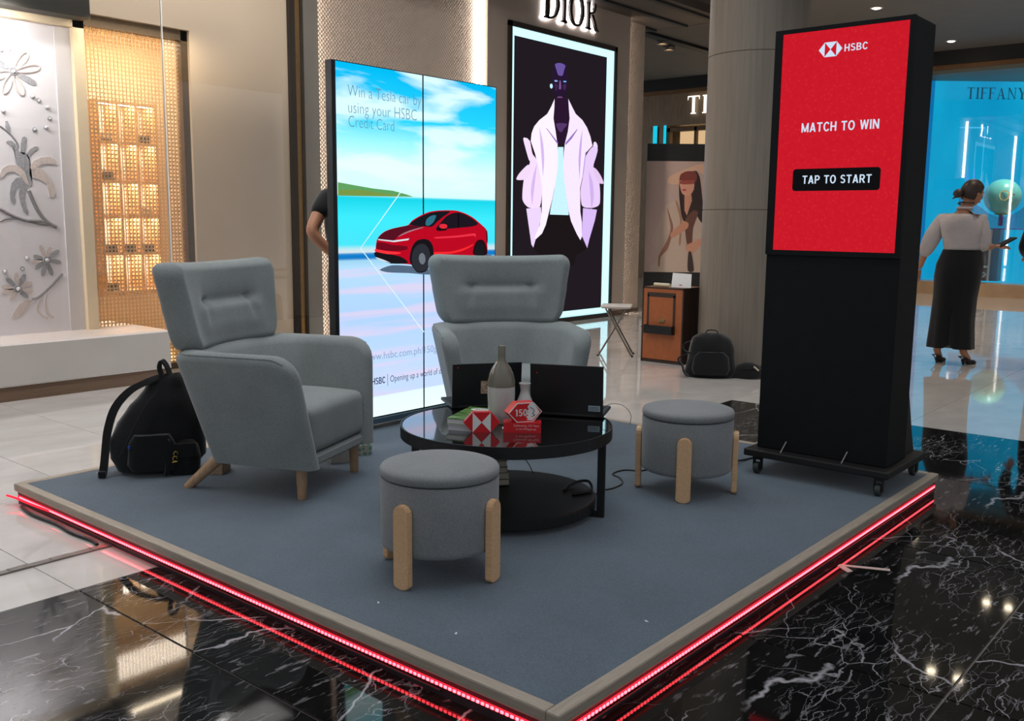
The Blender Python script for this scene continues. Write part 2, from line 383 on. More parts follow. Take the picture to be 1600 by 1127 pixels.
def soft(poly, k=4):
    """closed smooth curve through the points of a printed shape"""
    n = len(poly); out = []
    for i in range(n):
        a, b, c, d = (Vector(poly[(i+q) % n]) for q in (-1, 0, 1, 2))
        for j in range(k):
            t = j/k; p = .5*((2*b) + (c-a)*t + (2*a-5*b+4*c-d)*t*t + (3*b-a-3*c+d)*t**3)
            l = b+(c-b)*t; out.append(tuple(l+(p-l)*.75))
    return out

ART = {'car':{'shadow':[(1.895,0.993),(1.988,1.015),(2.14,1.006),(2.328,0.984),(2.799,1.058),(2.817,1.024),(2.357,0.952),(2.112,0.966),(1.954,0.976)],'body':[(1.864,1.097),(1.874,1.155),(1.898,1.184),(1.937,1.206),(1.991,1.221),(2.059,1.232),(2.114,1.241),(2.149,1.268),(2.213,1.296),(2.285,1.318),(2.358,1.327),(2.448,1.33),(2.524,1.328),(2.603,1.311),(2.667,1.288),(2.723,1.258),(2.773,1.228),(2.794,1.207),(2.8,1.124),(2.795,1.058),(2.668,1.05),(2.357,1.015),(2.283,0.996),(2.112,1.017),(1.975,1.028),(1.896,1.052),(1.863,1.068)],'hood':[(1.881,1.162),(1.901,1.184),(1.944,1.206),(2.004,1.221),(2.072,1.232),(2.121,1.239),(2.234,1.234),(2.17,1.218),(2.114,1.205),(2.058,1.188),(2.024,1.168),(1.997,1.151),(1.937,1.154)],'hoodline':[(2.031,1.173),(2.072,1.193),(2.127,1.21),(2.205,1.226),(2.241,1.228),(2.17,1.212),(2.113,1.198),(2.065,1.183)],'windscreen':[(2.128,1.243),(2.17,1.271),(2.227,1.294),(2.299,1.313),(2.38,1.322),(2.463,1.322),(2.403,1.291),(2.35,1.259),(2.306,1.232),(2.241,1.234)],'glassview':[(2.255,1.243),(2.263,1.274),(2.299,1.295),(2.343,1.298),(2.321,1.259),(2.284,1.238)],'sidewindow':[(2.343,1.218),(2.373,1.249),(2.425,1.291),(2.478,1.311),(2.532,1.317),(2.595,1.306),(2.659,1.282),(2.707,1.255),(2.699,1.242),(2.651,1.233),(2.548,1.226),(2.433,1.219)],'pillar':[(2.528,1.315),(2.54,1.317),(2.54,1.225),(2.531,1.225)],'mirror':[(2.371,1.228),(2.373,1.244),(2.403,1.249),(2.433,1.243),(2.434,1.226),(2.403,1.22)],'mirrorbase':[(2.343,1.218),(2.373,1.226),(2.433,1.22),(2.425,1.21),(2.358,1.207)],'lamp':[(1.881,1.164),(1.997,1.154),(2.124,1.165),(2.113,1.155),(2.003,1.145),(1.887,1.157)],'grille':[(1.876,1.145),(1.936,1.14),(1.99,1.129),(2.102,1.12),(2.099,1.1),(1.989,1.095),(1.874,1.109)],'bumper':[(1.864,1.092),(2.05,1.063),(2.112,1.024),(1.975,1.025),(1.896,1.052),(1.863,1.064)],'lip':[(1.863,1.064),(1.935,1.044),(1.975,1.028),(1.889,1.048)],'highlight':[(1.864,1.107),(1.956,1.095),(2.05,1.086),(2.043,1.078),(1.956,1.078),(1.865,1.094)],'doorline':[(2.335,1.171),(2.509,1.178),(2.675,1.191),(2.691,1.18),(2.683,1.158),(2.675,1.177),(2.509,1.167),(2.343,1.163)],'sill':[(2.328,1.083),(2.463,1.083),(2.572,1.1),(2.668,1.126),(2.66,1.115),(2.58,1.088),(2.479,1.072),(2.328,1.068)],'arch':[(2.126,1.031),(2.13,1.082),(2.148,1.122),(2.183,1.152),(2.241,1.161),(2.284,1.151),(2.313,1.12),(2.32,1.068),(2.306,1.027),(2.254,0.971),(2.182,0.969)],'wheel':[(2.14,1.041),(2.149,1.087),(2.176,1.119),(2.219,1.134),(2.262,1.121),(2.287,1.084),(2.291,1.043),(2.276,0.996),(2.24,0.974),(2.189,0.973),(2.154,1.0)],'hub':[(2.197,1.045),(2.204,1.07),(2.226,1.08),(2.247,1.064),(2.251,1.033),(2.233,1.013),(2.211,1.019)],'rear_arch':[(2.668,1.061),(2.676,1.115),(2.704,1.147),(2.749,1.152),(2.782,1.124),(2.795,1.058)],'rear_wheel':[(2.684,1.06),(2.692,1.104),(2.716,1.131),(2.749,1.13),(2.766,1.103),(2.766,1.059),(2.733,1.037)],'tail':[(2.786,1.207),(2.796,1.204),(2.802,1.152),(2.795,1.124),(2.788,1.168)]},'dior':{'head':[(7.626,3.133),(7.742,3.168),(7.868,3.153),(7.893,3.073),(7.907,2.994),(7.899,2.885),(7.855,2.8),(7.788,2.739),(7.709,2.734),(7.651,2.779),(7.605,2.853),(7.586,2.957),(7.599,3.051)],'forehead':[(7.642,3.133),(7.742,3.159),(7.845,3.145),(7.824,3.085),(7.792,3.018),(7.712,3.012),(7.677,3.06)],'eye_l':[(7.625,2.938),(7.662,2.95),(7.699,2.943),(7.663,2.929)],'eye_r':[(7.8,2.95),(7.839,2.962),(7.874,2.958),(7.84,2.942)],'nose':[(7.73,2.947),(7.757,2.95),(7.769,2.864),(7.74,2.848),(7.724,2.86)],'lips':[(7.686,2.753),(7.742,2.768),(7.799,2.764),(7.777,2.744),(7.709,2.738)],'earring':[(7.544,2.886),(7.581,2.897),(7.598,2.866),(7.576,2.84),(7.545,2.853)],'cheek_l':[(7.637,2.903),(7.693,2.903),(7.705,2.864),(7.662,2.82)],'cheek_r':[(7.806,2.915),(7.868,2.922),(7.854,2.853),(7.814,2.863)],'neck':[(7.641,2.738),(7.891,2.763),(7.935,2.467),(7.85,2.215),(7.694,2.204),(7.622,2.442)],'chest':[(7.672,2.432),(7.762,2.453),(7.901,2.451),(7.833,2.391),(7.788,2.347),(7.731,2.356)],'jacket_l':[(7.63,2.726),(7.566,2.63),(7.491,2.537),(7.34,2.452),(7.245,2.372),(7.198,2.29),(7.185,2.197),(7.268,2.059),(7.366,1.824),(7.412,1.634),(7.413,1.376),(7.379,1.221),(7.279,1.066),(7.304,1.049),(7.424,1.117),(7.495,1.221),(7.555,1.378),(7.616,1.536),(7.675,1.733),(7.714,1.903),(7.715,2.085),(7.701,2.191),(7.663,2.337),(7.614,2.495),(7.627,2.616)],'jacket_r':[(7.903,2.753),(7.975,2.676),(8.061,2.588),(8.206,2.524),(8.307,2.441),(8.385,2.335),(8.433,2.225),(8.28,2.118),(8.243,1.861),(8.184,1.684),(8.201,1.386),(8.241,1.251),(8.247,1.072),(8.213,1.029),(8.129,1.114),(8.01,1.263),(7.95,1.396),(7.899,1.582),(7.849,1.778),(7.822,1.935),(7.833,2.105),(7.85,2.215),(7.904,2.355),(7.938,2.522),(7.918,2.643)],'top':[(7.717,2.163),(7.826,2.17),(7.838,1.909),(7.898,1.608),(7.957,1.383),(7.958,1.343),(7.578,1.346),(7.587,1.405),(7.656,1.641),(7.708,1.877)],'sleeve_l':[(7.085,2.123),(7.168,1.991),(7.159,1.915),(7.062,1.748),(7.04,1.522),(7.128,1.436),(7.23,1.418),(7.374,1.44),(7.412,1.634),(7.366,1.824),(7.3,1.985),(7.217,2.056),(7.164,2.202),(7.084,2.197)],'sleeve_r':[(8.464,2.224),(8.549,2.188),(8.517,2.091),(8.463,1.952),(8.603,1.766),(8.625,1.503),(8.494,1.445),(8.304,1.442),(8.221,1.482),(8.192,1.657),(8.243,1.847),(8.264,2.037),(8.349,2.149)],'bow_l':[(6.924,1.743),(6.981,1.82),(7.129,1.92),(7.19,1.898),(7.161,1.802),(7.062,1.745)],'bow_r':[(8.463,1.952),(8.548,1.922),(8.636,1.85),(8.701,1.762),(8.603,1.759),(8.515,1.831)],'cuff_l':[(7.119,1.41),(7.395,1.434),(7.415,1.325),(7.304,1.049),(7.26,0.95),(7.223,0.989)],'cuff_r':[(8.258,1.435),(8.568,1.419),(8.525,1.28),(8.414,1.044),(8.37,0.926),(8.247,1.086)],'loop_l':[(7.05,2.207),(7.093,2.229),(7.153,2.202),(7.188,2.004),(7.158,1.978)],'loop_r':[(8.463,2.264),(8.522,2.268),(8.551,2.202),(8.473,1.993),(8.434,2.073)],'lapel_l':[(7.462,2.369),(7.484,2.364),(7.701,2.218),(7.701,2.188)],'lapel_r':[(8.095,2.411),(8.086,2.39),(7.976,2.278),(7.857,2.194),(7.85,2.221)],'seam_r':[(8.268,2.117),(8.285,2.118),(8.243,1.861),(8.22,1.833)],'trouser':[(7.578,1.346),(7.962,1.343),(8.034,1.223),(8.226,1.018),(8.371,0.919),(8.138,0.841),(8.097,0.705),(7.497,0.723),(7.388,0.857),(7.26,0.95),(7.304,1.049),(7.445,1.13),(7.526,1.273)]},'poster':{'hat':[(-0.219,1.845),(-0.212,1.909),(-0.14,1.964),(0.023,2.037),(0.185,2.102),(0.313,2.121),(0.442,2.114),(0.447,1.988),(0.301,1.968),(0.207,2.021),(0.025,1.983),(-0.046,1.91),(-0.053,1.829),(-0.153,1.819)],'hat_under':[(-0.045,1.874),(-0.03,1.965),(0.06,2.011),(0.189,2.003),(0.212,1.895),(0.159,1.84),(0.029,1.866)],'hair':[(-0.044,1.838),(-0.04,1.638),(-0.011,1.438),(0.031,1.293),(0.087,1.293),(0.174,1.44),(0.31,1.259),(0.32,1.478),(0.293,1.696),(0.257,1.913),(0.207,2.012),(0.152,2.012),(0.175,1.894),(0.163,1.731),(0.111,1.64),(0.037,1.657)],'face':[(-0.041,1.874),(0.047,1.866),(0.167,1.858),(0.171,1.75),(0.128,1.676),(0.055,1.658),(-0.002,1.693),(-0.032,1.784)],'lips':[(-0.0,1.751),(0.061,1.752),(0.052,1.727),(0.012,1.726)],'shade':[(-0.041,1.865),(0.047,1.879),(0.176,1.88),(0.168,1.831),(0.049,1.821),(-0.036,1.829)],'neck':[(0.037,1.657),(0.137,1.677),(0.15,1.586),(0.084,1.366),(0.045,1.439)],'coat':[(-0.235,1.509),(-0.071,1.574),(-0.015,1.548),(0.05,1.293),(0.087,1.293),(0.211,1.441),(0.303,1.442),(0.369,1.186),(0.394,0.549),(-0.426,0.54),(-0.303,0.774),(-0.422,0.994),(-0.319,1.271)],'coat_fold':[(-0.215,1.473),(-0.165,1.364),(-0.113,1.181),(-0.177,0.886),(-0.284,0.755),(-0.298,0.625),(-0.317,0.616),(-0.312,0.774),(-0.199,0.996),(-0.15,1.181)],'lapel':[(-0.089,1.565),(-0.062,1.565),(0.012,1.329),(0.006,0.962),(-0.021,0.943),(-0.015,1.292)],'shirt':[(0.059,1.293),(0.174,1.44),(0.249,1.404),(0.184,1.184),(0.174,0.945),(0.1,0.944)],'arm':[(-0.147,1.107),(0.032,1.274),(0.107,1.257),(0.1,1.183),(0.001,1.109),(-0.126,1.034)],'hand':[(0.082,0.925),(0.191,0.982),(0.319,1.038),(0.34,0.983),(0.233,0.853),(0.142,0.815),(0.094,0.852)],'belt':[(0.123,0.815),(0.169,0.825),(0.217,0.556),(0.124,0.555)]},'flowers':{'f1_c':[(1.352,2.291)],'f1_beige0':[(1.352,2.291),(1.349,2.447)],'f1_beige1':[(1.352,2.291),(1.465,2.436)],'f1_beige2':[(1.352,2.291),(1.545,2.345)],'f1_beige3':[(1.352,2.291),(1.412,2.132)],'f1_beige4':[(1.352,2.291),(1.279,2.132)],'f1_beige5':[(1.352,2.291),(1.224,2.239)],'f1_grey0':[(1.352,2.291),(1.517,2.218)],'f1_grey1':[(1.352,2.291),(1.232,2.362)],'pearls_a':[(1.48,2.131),(1.524,2.106),(1.581,2.064),(1.595,1.984),(1.565,1.918),(1.48,1.895),(1.27,2.011),(1.282,2.43)],'stem_a':[(1.241,1.901),(1.279,1.873),(1.317,1.839),(1.347,1.797),(1.359,1.767)],'bud':[(1.28,1.941),(1.296,1.939),(1.311,1.899),(1.311,1.855),(1.292,1.864),(1.277,1.897)],'lily_g0':[(1.275,1.792),(1.287,1.804),(1.316,1.802),(1.352,1.774),(1.36,1.729),(1.409,1.724),(1.434,1.687),(1.439,1.578),(1.423,1.57),(1.442,1.508),(1.433,1.484),(1.418,1.492),(1.394,1.592),(1.336,1.643),(1.33,1.727),(1.306,1.764)],'lily_g1':[(1.371,1.722),(1.377,1.791),(1.39,1.834),(1.409,1.841),(1.422,1.829),(1.412,1.77),(1.397,1.708)],'lily_g2':[(1.412,1.709),(1.434,1.749),(1.474,1.774),(1.497,1.776),(1.5,1.76),(1.456,1.727),(1.435,1.702),(1.429,1.671)],'lily_b0':[(1.43,1.624),(1.452,1.664),(1.508,1.695),(1.572,1.706),(1.618,1.685),(1.628,1.646),(1.592,1.654),(1.529,1.651),(1.477,1.625),(1.447,1.586)],'lily_b2':[(1.477,1.625),(1.511,1.62),(1.555,1.567),(1.591,1.497),(1.599,1.434),(1.585,1.403),(1.558,1.409),(1.544,1.504),(1.498,1.534),(1.445,1.547),(1.443,1.586)],'lily_b1':[(1.22,1.569),(1.237,1.608),(1.283,1.633),(1.335,1.631),(1.372,1.61),(1.399,1.561),(1.412,1.491),(1.395,1.499),(1.361,1.559),(1.317,1.584),(1.272,1.582),(1.233,1.539),(1.21,1.538)],'lily_g3':[(1.376,1.548),(1.33,1.543),(1.293,1.503),(1.276,1.433),(1.278,1.379),(1.295,1.355),(1.317,1.372),(1.31,1.411),(1.321,1.457),(1.357,1.497)],'lily_g4':[(1.349,1.489),(1.339,1.419),(1.348,1.357),(1.364,1.303),(1.386,1.28),(1.402,1.296),(1.389,1.327),(1.38,1.374),(1.388,1.436),(1.41,1.491),(1.382,1.529)],'stem_b':[(1.412,1.452),(1.448,1.351),(1.49,1.273),(1.542,1.218),(1.6,1.186)],'stem_c':[(1.203,1.316),(1.275,1.275),(1.364,1.24),(1.441,1.233),(1.527,1.226),(1.596,1.186)],'stem_d':[(1.198,1.228),(1.243,1.247),(1.319,1.248),(1.409,1.225),(1.486,1.206),(1.557,1.202)],'f2_c':[(1.508,0.943)],'f2_beige0':[(1.508,0.943),(1.468,1.058)],'f2_beige1':[(1.508,0.943),(1.545,1.04)],'f2_beige2':[(1.508,0.943),(1.399,0.928)],'f2_grey0':[(1.508,0.943),(1.609,1.015)],'f2_grey1':[(1.508,0.943),(1.619,0.922)],'f2_grey2':[(1.508,0.943),(1.547,0.822)],'f2_grey3':[(1.508,0.943),(1.471,0.822)],'f2_grey4':[(1.508,0.943),(1.422,0.877)],'f2_grey5':[(1.508,0.943),(1.414,0.977)],'f3_c':[(1.288,0.739)],'f3_beige0':[(1.288,0.739),(1.284,0.858)],'f3_beige1':[(1.288,0.739),(1.396,0.784)],'f3_beige2':[(1.288,0.739),(1.394,0.713)],'f3_beige3':[(1.288,0.739),(1.232,0.651)],'f3_beige4':[(1.288,0.739),(1.178,0.712)],'f3_beige5':[(1.288,0.739),(1.178,0.759)],'f3_grey0':[(1.288,0.739),(1.212,0.823)],'f3_grey1':[(1.288,0.739),(1.348,0.844)],'f3_grey2':[(1.288,0.739),(1.36,0.668)],'pearls_b':[(1.367,0.961),(1.331,0.883),(1.208,0.868)],'stem_e':[(1.385,0.654),(1.432,0.667),(1.493,0.714),(1.556,0.771),(1.623,0.837)],'leaf':[(1.385,0.651),(1.345,0.651),(1.292,0.624),(1.243,0.557),(1.232,0.523),(1.268,0.52),(1.322,0.558),(1.359,0.603)],'bead_a':[(1.437,0.651),(1.42,0.611),(1.42,0.569),(1.458,0.519),(1.493,0.504)],'bead_b':[(1.489,0.69),(1.477,0.643),(1.477,0.595),(1.495,0.54),(1.534,0.507)]}}

# ================================================================== STRUCTURE
M_WHITE = tile_white(); M_BLACK = marble_black()
M_GROUT = mat('grout', (96, 90, 84), .6, var=.2)
M_GROUTW = mat('grout_white', (128, 120, 112), .6, var=.2)
floor = struct(mesh_obj('floor', box((-8, -8, -.06), (18, 14, -.006)), M_GROUTW))
TX, TY, PX, PY = -.29, 1.865, .6, 1.225
def floor_tile(x0, x1, y0, y1, m, top=0., g=.0016):
    o = mesh_obj('tile', box((0, 0, -.012), (x1-x0-2*g, y1-y0-2*g, 0)), m, floor); o.location = (x0+g, y0+g, top)
XB = TX+8*PX                       # right-hand edge of the black marble field
xs = [TX+PX*i for i in range(-7, 23)]; ys = [TY+PY*j for j in range(-7, 6)]
for i in range(len(xs)-1):
    for j in range(len(ys)-1):
        cx, cy = (xs[i]+xs[i+1])/2, (ys[j]+ys[j+1])/2
        if cx < XB and cy < TY: continue
        # only tiles that some view past the stage can reach get their own object
        if 0.2 < cx < 2.9 and cy < 2.9: continue
        if cx < -.9 and cy < 2: continue
        if cy < -4.5 or cx > 11 or (cx < -2.5): continue
        floor_tile(xs[i], xs[i+1], ys[j], ys[j+1], M_WHITE)
mesh_obj('tile_field', boxes([((11.11+PX*i, TY+PY*j, -.012), (11.11+PX*(i+1)-.003, TY+PY*(j+1)-.003, 0)) for i in range(11) for j in range(-7, 9)] +
   [((TX+PX*i, TY+PY*j, -.012), (TX+PX*(i+1)-.003, TY+PY*(j+1)-.003, 0)) for i in range(0, 19) for j in range(5, 9)] +
   [((TX+PX*i, TY+PY*j, -.012), (TX+PX*(i+1)-.003, TY+PY*(j+1)-.003, 0)) for i in range(-12, -4) for j in range(0, 6)]), M_WHITE, floor, kind='stuff')
bx = [-5.1, -2.675, -1.48, -.285, .905, 2.10, 3.30, XB]; by = [-5.6, -3.13, -.63, TY]
for i in range(len(bx)-1):
    for j in range(len(by)-1):
        floor_tile(bx[i], bx[i+1], by[j], by[j+1], M_BLACK, 0., .0042)

M_TAN = mat('tan_wall', (160, 146, 134), .55, var=.05, vscale=3, bump=.08, bscale=160)
M_CREAM = mat('cream_wall', (226, 206, 180), .35, var=.03, vscale=2, bump=.03, bscale=200)
M_GREY = mat('grey_wall_panel', (128, 124, 116), .3, var=.06, vscale=2.2)
M_BRONZE = mat('bronze_metal', (92, 72, 52), .32, .6, var=.15, vscale=8)
M_DARKBR = mat('dark_bronze', (46, 38, 32), .4, .3, var=.15, vscale=10)
M_SCALE = scale_wall('embossed_wall_tile', (166, 150, 136))
M_CEILD = mat('dark_ceiling_panel', (62, 52, 45), .5, var=.1, vscale=4)
M_CEIL = mat('plaster_ceiling', (114, 110, 105), .7, var=.04, vscale=3)
M_BLK = mat('black_paint', (14, 14, 14), .5, var=.2, vscale=20)
H = 4.9
YW = 5.98
# cream wall and fascia above the caned screen
struct(mesh_obj('wall_back', boxes([((2.76, YW, 0), (3.76, 6.4, H)), ((1.86, YW-.02, 2.78), (2.76, 6.4, H)), ((-4, 5.9, 2.78), (1.86, 6.6, H))]), M_CREAM))
struct(mesh_obj('trim_1', boxes([((3.74, YW-.04, 0), (3.80, 6.3, H)), ((3.86, YW-.04, 0), (3.89, 6.3, H))]), M_DARKBR))
struct(mesh_obj('trim_2', box((3.80, YW-.025, 0), (3.86, 6.3, H)), mat('brass_strip', (176, 138, 84), .3, .8, var=.1)))
struct(mesh_obj('wall_back', box((3.89, YW, 0), (4.09, 6.3, H)), M_GREY))
struct(mesh_obj('wall_back', box((4.0, 6.12, 0), (6.6, 6.3, H)), M_SCALE))
struct(mesh_obj('wall_back', box((6.44, YW, 0), (9.28, 6.08, H)), M_TAN))
struct(mesh_obj('wall_back', box((9.2, 6.12, 0), (9.86, 6.3, H)), M_SCALE))
struct(mesh_obj('wall_right', box((9.76, 6.30, 0), (9.86, 10.5, H)), M_TAN))
struct(mesh_obj('baseboard_back', boxes([((6.44, YW-.012, 0), (9.29, YW+.02, .07)), ((9.28, 6.105, 0), (9.87, 6.13, .05))]), M_BRONZE))
# LED profiles behind the panel edges that wash the embossed wall
for k, (x0, x1, s) in enumerate(((6.385, 6.438, 16), (9.285, 9.305, 24), (4.095, 4.112, 30))):
    o = mesh_obj('trim_%d' % (3+k), box((x0, 6.06, .05), (x1, 6.115, H)), glow('warm_led_profile_%d' % k, (255, 238, 222), s)); struct(o)

# ---- ceilings
struct(mesh_obj('ceiling', box((-4, 5.05, 3.94), (10.22, 11, 4.05)), M_CEILD))
for k in range(4):
    struct(mesh_obj('trim_%d' % (6+k), box((-4, 5.15+.5*k, 3.915), (10.2, 5.22+.5*k, 3.942)), M_BLK))
struct(mesh_obj('ceiling', box((4.6, -8, 4.34), (17.6, 12, 4.45)), M_CEIL))
struct(mesh_obj('trim_10', box((10.2, 4.6, 3.94), (10.26, 11, 4.36)), M_CEILD))
# ---- far shop front on the right (plane x = 16.8)
FX = 16.8
M_STONE = mat('tan_stone', (140, 116, 90), .4, var=.18, vscale=3, stretch=(1, 6, 1.2))
struct(mesh_obj('wall_far', boxes([((FX, 4.75, 3.35), (FX+.25, 14, 4.36)), ((FX, 10.35, 0), (FX+.25, 14, 3.35)), ((FX, 4.72, 0), (FX+.25, 8.4, 3.35)), ((FX, 9.98, 0), (FX+.2, 10.12, 3.35)), ((FX+.9, 4.9, 0), (FX+1.0, 14, 4.36))]), M_STONE))
struct(mesh_obj('trim_11', box((FX-.12, -8, 4.10), (FX+.06, 14, 4.36)), M_BLK))
struct(mesh_obj('trim_12', box((FX-.05, -8, 4.02), (FX+.05, 14, 4.10)), mat('bronze_trim', (120, 88, 58), .4, .5, var=.1)))
struct(mesh_obj('trim_13', box((FX-.02, -8, 3.95), (FX+2.4, 4.7, 4.02)), mat('greygreen_soffit', (112, 116, 106), .5, var=.08)))
struct(mesh_obj('baseboard_far', boxes([((FX-.05, -8, 0), (FX+.5, 4.72, .23))]), mat('sandstone_sill', (176, 146, 112), .35, var=.1, vscale=4)))
# lit opening beside the stone wall
struct(mesh_obj('window_3', boxes([((FX+.02, 8.4, 3.22), (FX+.16, 9.98, 3.30)), ((FX+.02, 8.4, 0), (FX+.1, 8.46, 3.3)), ((FX+.02, 9.2, 0), (FX+.1, 9.26, 3.3)), ((FX+.02, 9.86, 0), (FX+.14, 9.98, 3.3))]), M_BRONZE))
o = mesh_obj('interior_panel', box((FX+.7, 8.3, 0), (FX+.75, 10, 3.3)), glow('lit_interior', (240, 200, 150), .8)); struct(o)
for k, yy in enumerate((10.17, 9.94)):
    struct(mesh_obj('trim_%d' % (14+k), box((FX-.03, yy, .4), (FX+.0, yy+.09-.04*k, 3.36)), glow('cyan_light_edge', (30, 200, 230), 1.0)))

# ---- round column
M_COL = wood('grain_veneer', (122, 112, 100), (7, 7, .25), .5, .90)
cx, cy, cr = 6.058, 2.549, .414
col = struct(mesh_obj('column', lathe([(cr, .068), (cr, 1.375), (cr-.006, 1.378), (cr-.006, 1.382), (cr, 1.385), (cr, 2.66), (cr-.006, 2.663), (cr-.006, 2.667), (cr, 2.67), (cr, 4.36)], 64, (cx, cy)), M_COL, smooth=True))
mesh_obj('base_band', lathe([(cr+.006, 0), (cr+.006, .068), (cr-.02, .07)], 64, (cx, cy)), M_BLK, col, smooth=True)

# ================================================================== LEFT SHOP WINDOW
win = struct(mesh_obj('window_1', boxes([((-6, 5.5, .11), (2.2, 6.45, .388)), ]), mat('grey_plinth', (172, 166, 160), .3, var=.03, vscale=3, coat=1.)))
mesh_obj('sill_top', box((-6, 5.5, .388), (2.2, 6.45, .40)), mat('white_ledge', (238, 228, 222), .35, var=.02), win)
mesh_obj('kickboard', box((-6, 5.512, 0), (2.2, 6.45, .106)), mat('brushed_bronze_kick', (118, 96, 80), .3, .55, var=.12, vscale=5, stretch=(1, 20, 20)), win)
mesh_obj('metal_lip', box((-6, 5.495, .104), (2.2, 5.515, .112)), mat('steel_lip', (210, 205, 200), .25, .8, var=.05), win)
mesh_obj('pane', box((-6, 5.52, .40), (3.74, 5.526, H)), glass_sheet('window_glass'), win)
mesh_obj('pane_joint', box((2.248, 5.515, .40), (2.255, 5.531, H)), mat('clear_seal', (214, 212, 208), .2, var=.03), win)
dk = struct(mesh_obj('trim_16', box((-6, 5.75, 2.70), (1.82, 5.9, H)), mat('dark_bulkhead', (44, 42, 34), .6, var=.1)))
wp = thing('display_panel', 'white lit shop window panel decorated with grey and beige flowers', 'display panel', (0, 6.0, 0))
mesh_obj('backing', box((-1.6, 0, .40), (1.775, .04, 2.655)), mat('white_satin', (236, 233, 236), .5, var=.015), wp)
mesh_obj('side_band', box((1.66, -.012, .40), (1.775, .002, 2.655)), mat('pale_grey_satin', (222, 218, 218), .5, var=.015), wp)
M_FRM = mat('cream_frame', (246, 226, 190), .4, var=.02)
fr = mesh_obj('frame', boxes([((1.776, -.06, .40), (1.86, .06, 2.76)), ((-1.6, -.06, 2.657), (1.86, .06, 2.76)), ((-1.7, -.06, .40), (-1.6, .06, 2.76))]), M_FRM, wp)
M_FG = mat('silver_grey_glitter', (168, 168, 172), .5, 0, var=.3, vscale=120, bump=.2, bscale=300)
M_FB = mat('beige_bead', (216, 204, 198), .5, var=.12, vscale=90, bump=.2, bscale=300)
M_ST = mat('stem_grey', (142, 140, 142), .5, 0, var=.2, vscale=80)
M_PEARL = mat('pearl', (225, 224, 228), .15, var=.03, coat=.6)
def relief(name, poly, m, y=-.004, t=.008, rim=False):
    """a petal or leaf raised on the panel, given in panel metres (x, z)"""
    bm = bmesh.new()
    if not rim:
        a = [bm.verts.new((x, 0, z)) for x, z in poly]
        n = len(poly); mx, mz = sum(p[0] for p in poly)/n, sum(p[1] for p in poly)/n
        b = [bm.verts.new((x, y, z)) for x, z in poly]
        for k in range(n): bm.faces.new((a[k], a[(k+1)%n], b[(k+1)%n], b[k]))
        bm.faces.new(b)
        bmesh.ops.triangulate(bm, faces=[f for f in bm.faces if len(f.verts) > 4])
    return mesh_obj(name, bm, m, wp)
def petal_pts(c, tip, wd, n=14, start=.12):
    c, tip = Vector(c), Vector(tip); d = tip-c; L = d.length; d.normalize(); s = Vector((-d.y, d.x)); out = []
    for k in range(n):
        t = 2*PI*k/n; u = .5-.5*math.cos(t); r = math.sin(t)*wd*(.55+.45*u)
        p = c+d*L*(start+(1-start)*u)+s*r; out.append((p.x, p.y))
    return out
FL = ART['flowers']
for i in (1, 2, 3):
    c = FL['f%d_c' % i][0]; k = 0
    wd = .03 if i == 1 else .022
    for nm, pts in FL.items():
        if nm.startswith('f%d_beige' % i):
            P = petal_pts(c, pts[1], wd)
            if i == 1:   # open loops of beads
                cc = [sum(p[0] for p in P)/len(P), sum(p[1] for p in P)/len(P)]
                mesh_obj('petal_loop', tube([(x, -.001, z) for x, z in P+P[:1]], .0095, 6), M_FB, wp, smooth=True)
            else: relief('petal', P, M_FB)
        elif nm.startswith('f%d_grey' % i): relief('petal', petal_pts(c, pts[1], wd), M_FG)
    bm = bmesh.new(); bmesh.ops.create_uvsphere(bm, u_segments=16, v_segments=8, radius=.016)
    o = mesh_obj('flower_centre', bm, M_PEARL, wp, smooth=True); o.location = (c[0], -.014, c[1])
    mesh_obj('flower_ring', tube([(c[0]+.024*math.cos(t), -.010, c[1]+.024*math.sin(t)) for t in [2*PI*q/14 for q in range(15)]], .006, 6), M_FG, wp, smooth=True)
for nm in ('lily_g0', 'lily_g1', 'lily_g2', 'lily_g3', 'lily_g4'): relief('lily_petal', FL[nm], M_FG)
for nm in ('lily_b0', 'lily_b2', 'lily_b1'): relief('lily_petal', FL[nm], M_FB, -.006)
relief('leaf', FL['bud'], M_FG); relief('leaf', FL['leaf'], M_FB)
for nm, r in (('stem_a', .008), ('stem_b', .015), ('stem_c', .013), ('stem_d', .008), ('stem_e', .010)):
    mesh_obj('stem', tube(spline([(x, .002, z) for x, z in FL[nm]]), r, 6), M_ST, wp, smooth=True)
for nm in ('bead_a', 'bead_b'):
    mesh_obj('bead_string', tube(spline([(x, -.004, z) for x, z in FL[nm]]), .007, 6), M_FB, wp, smooth=True)
for k, (x, z) in enumerate(FL['pearls_a']+FL['pearls_b']):
    bm = bmesh.new(); bmesh.ops.create_uvsphere(bm, u_segments=12, v_segments=6, radius=(.014, .010)[k % 2])
    o = mesh_obj('pearl', bm, M_PEARL, wp, smooth=True); o.location = (x, -.008, z)
    mesh_obj('pearl_ring', tube([(x+.014*math.cos(t), -.003, z+.014*math.sin(t)) for t in [2*PI*q/10 for q in range(11)]], .004, 5), M_FG, wp)

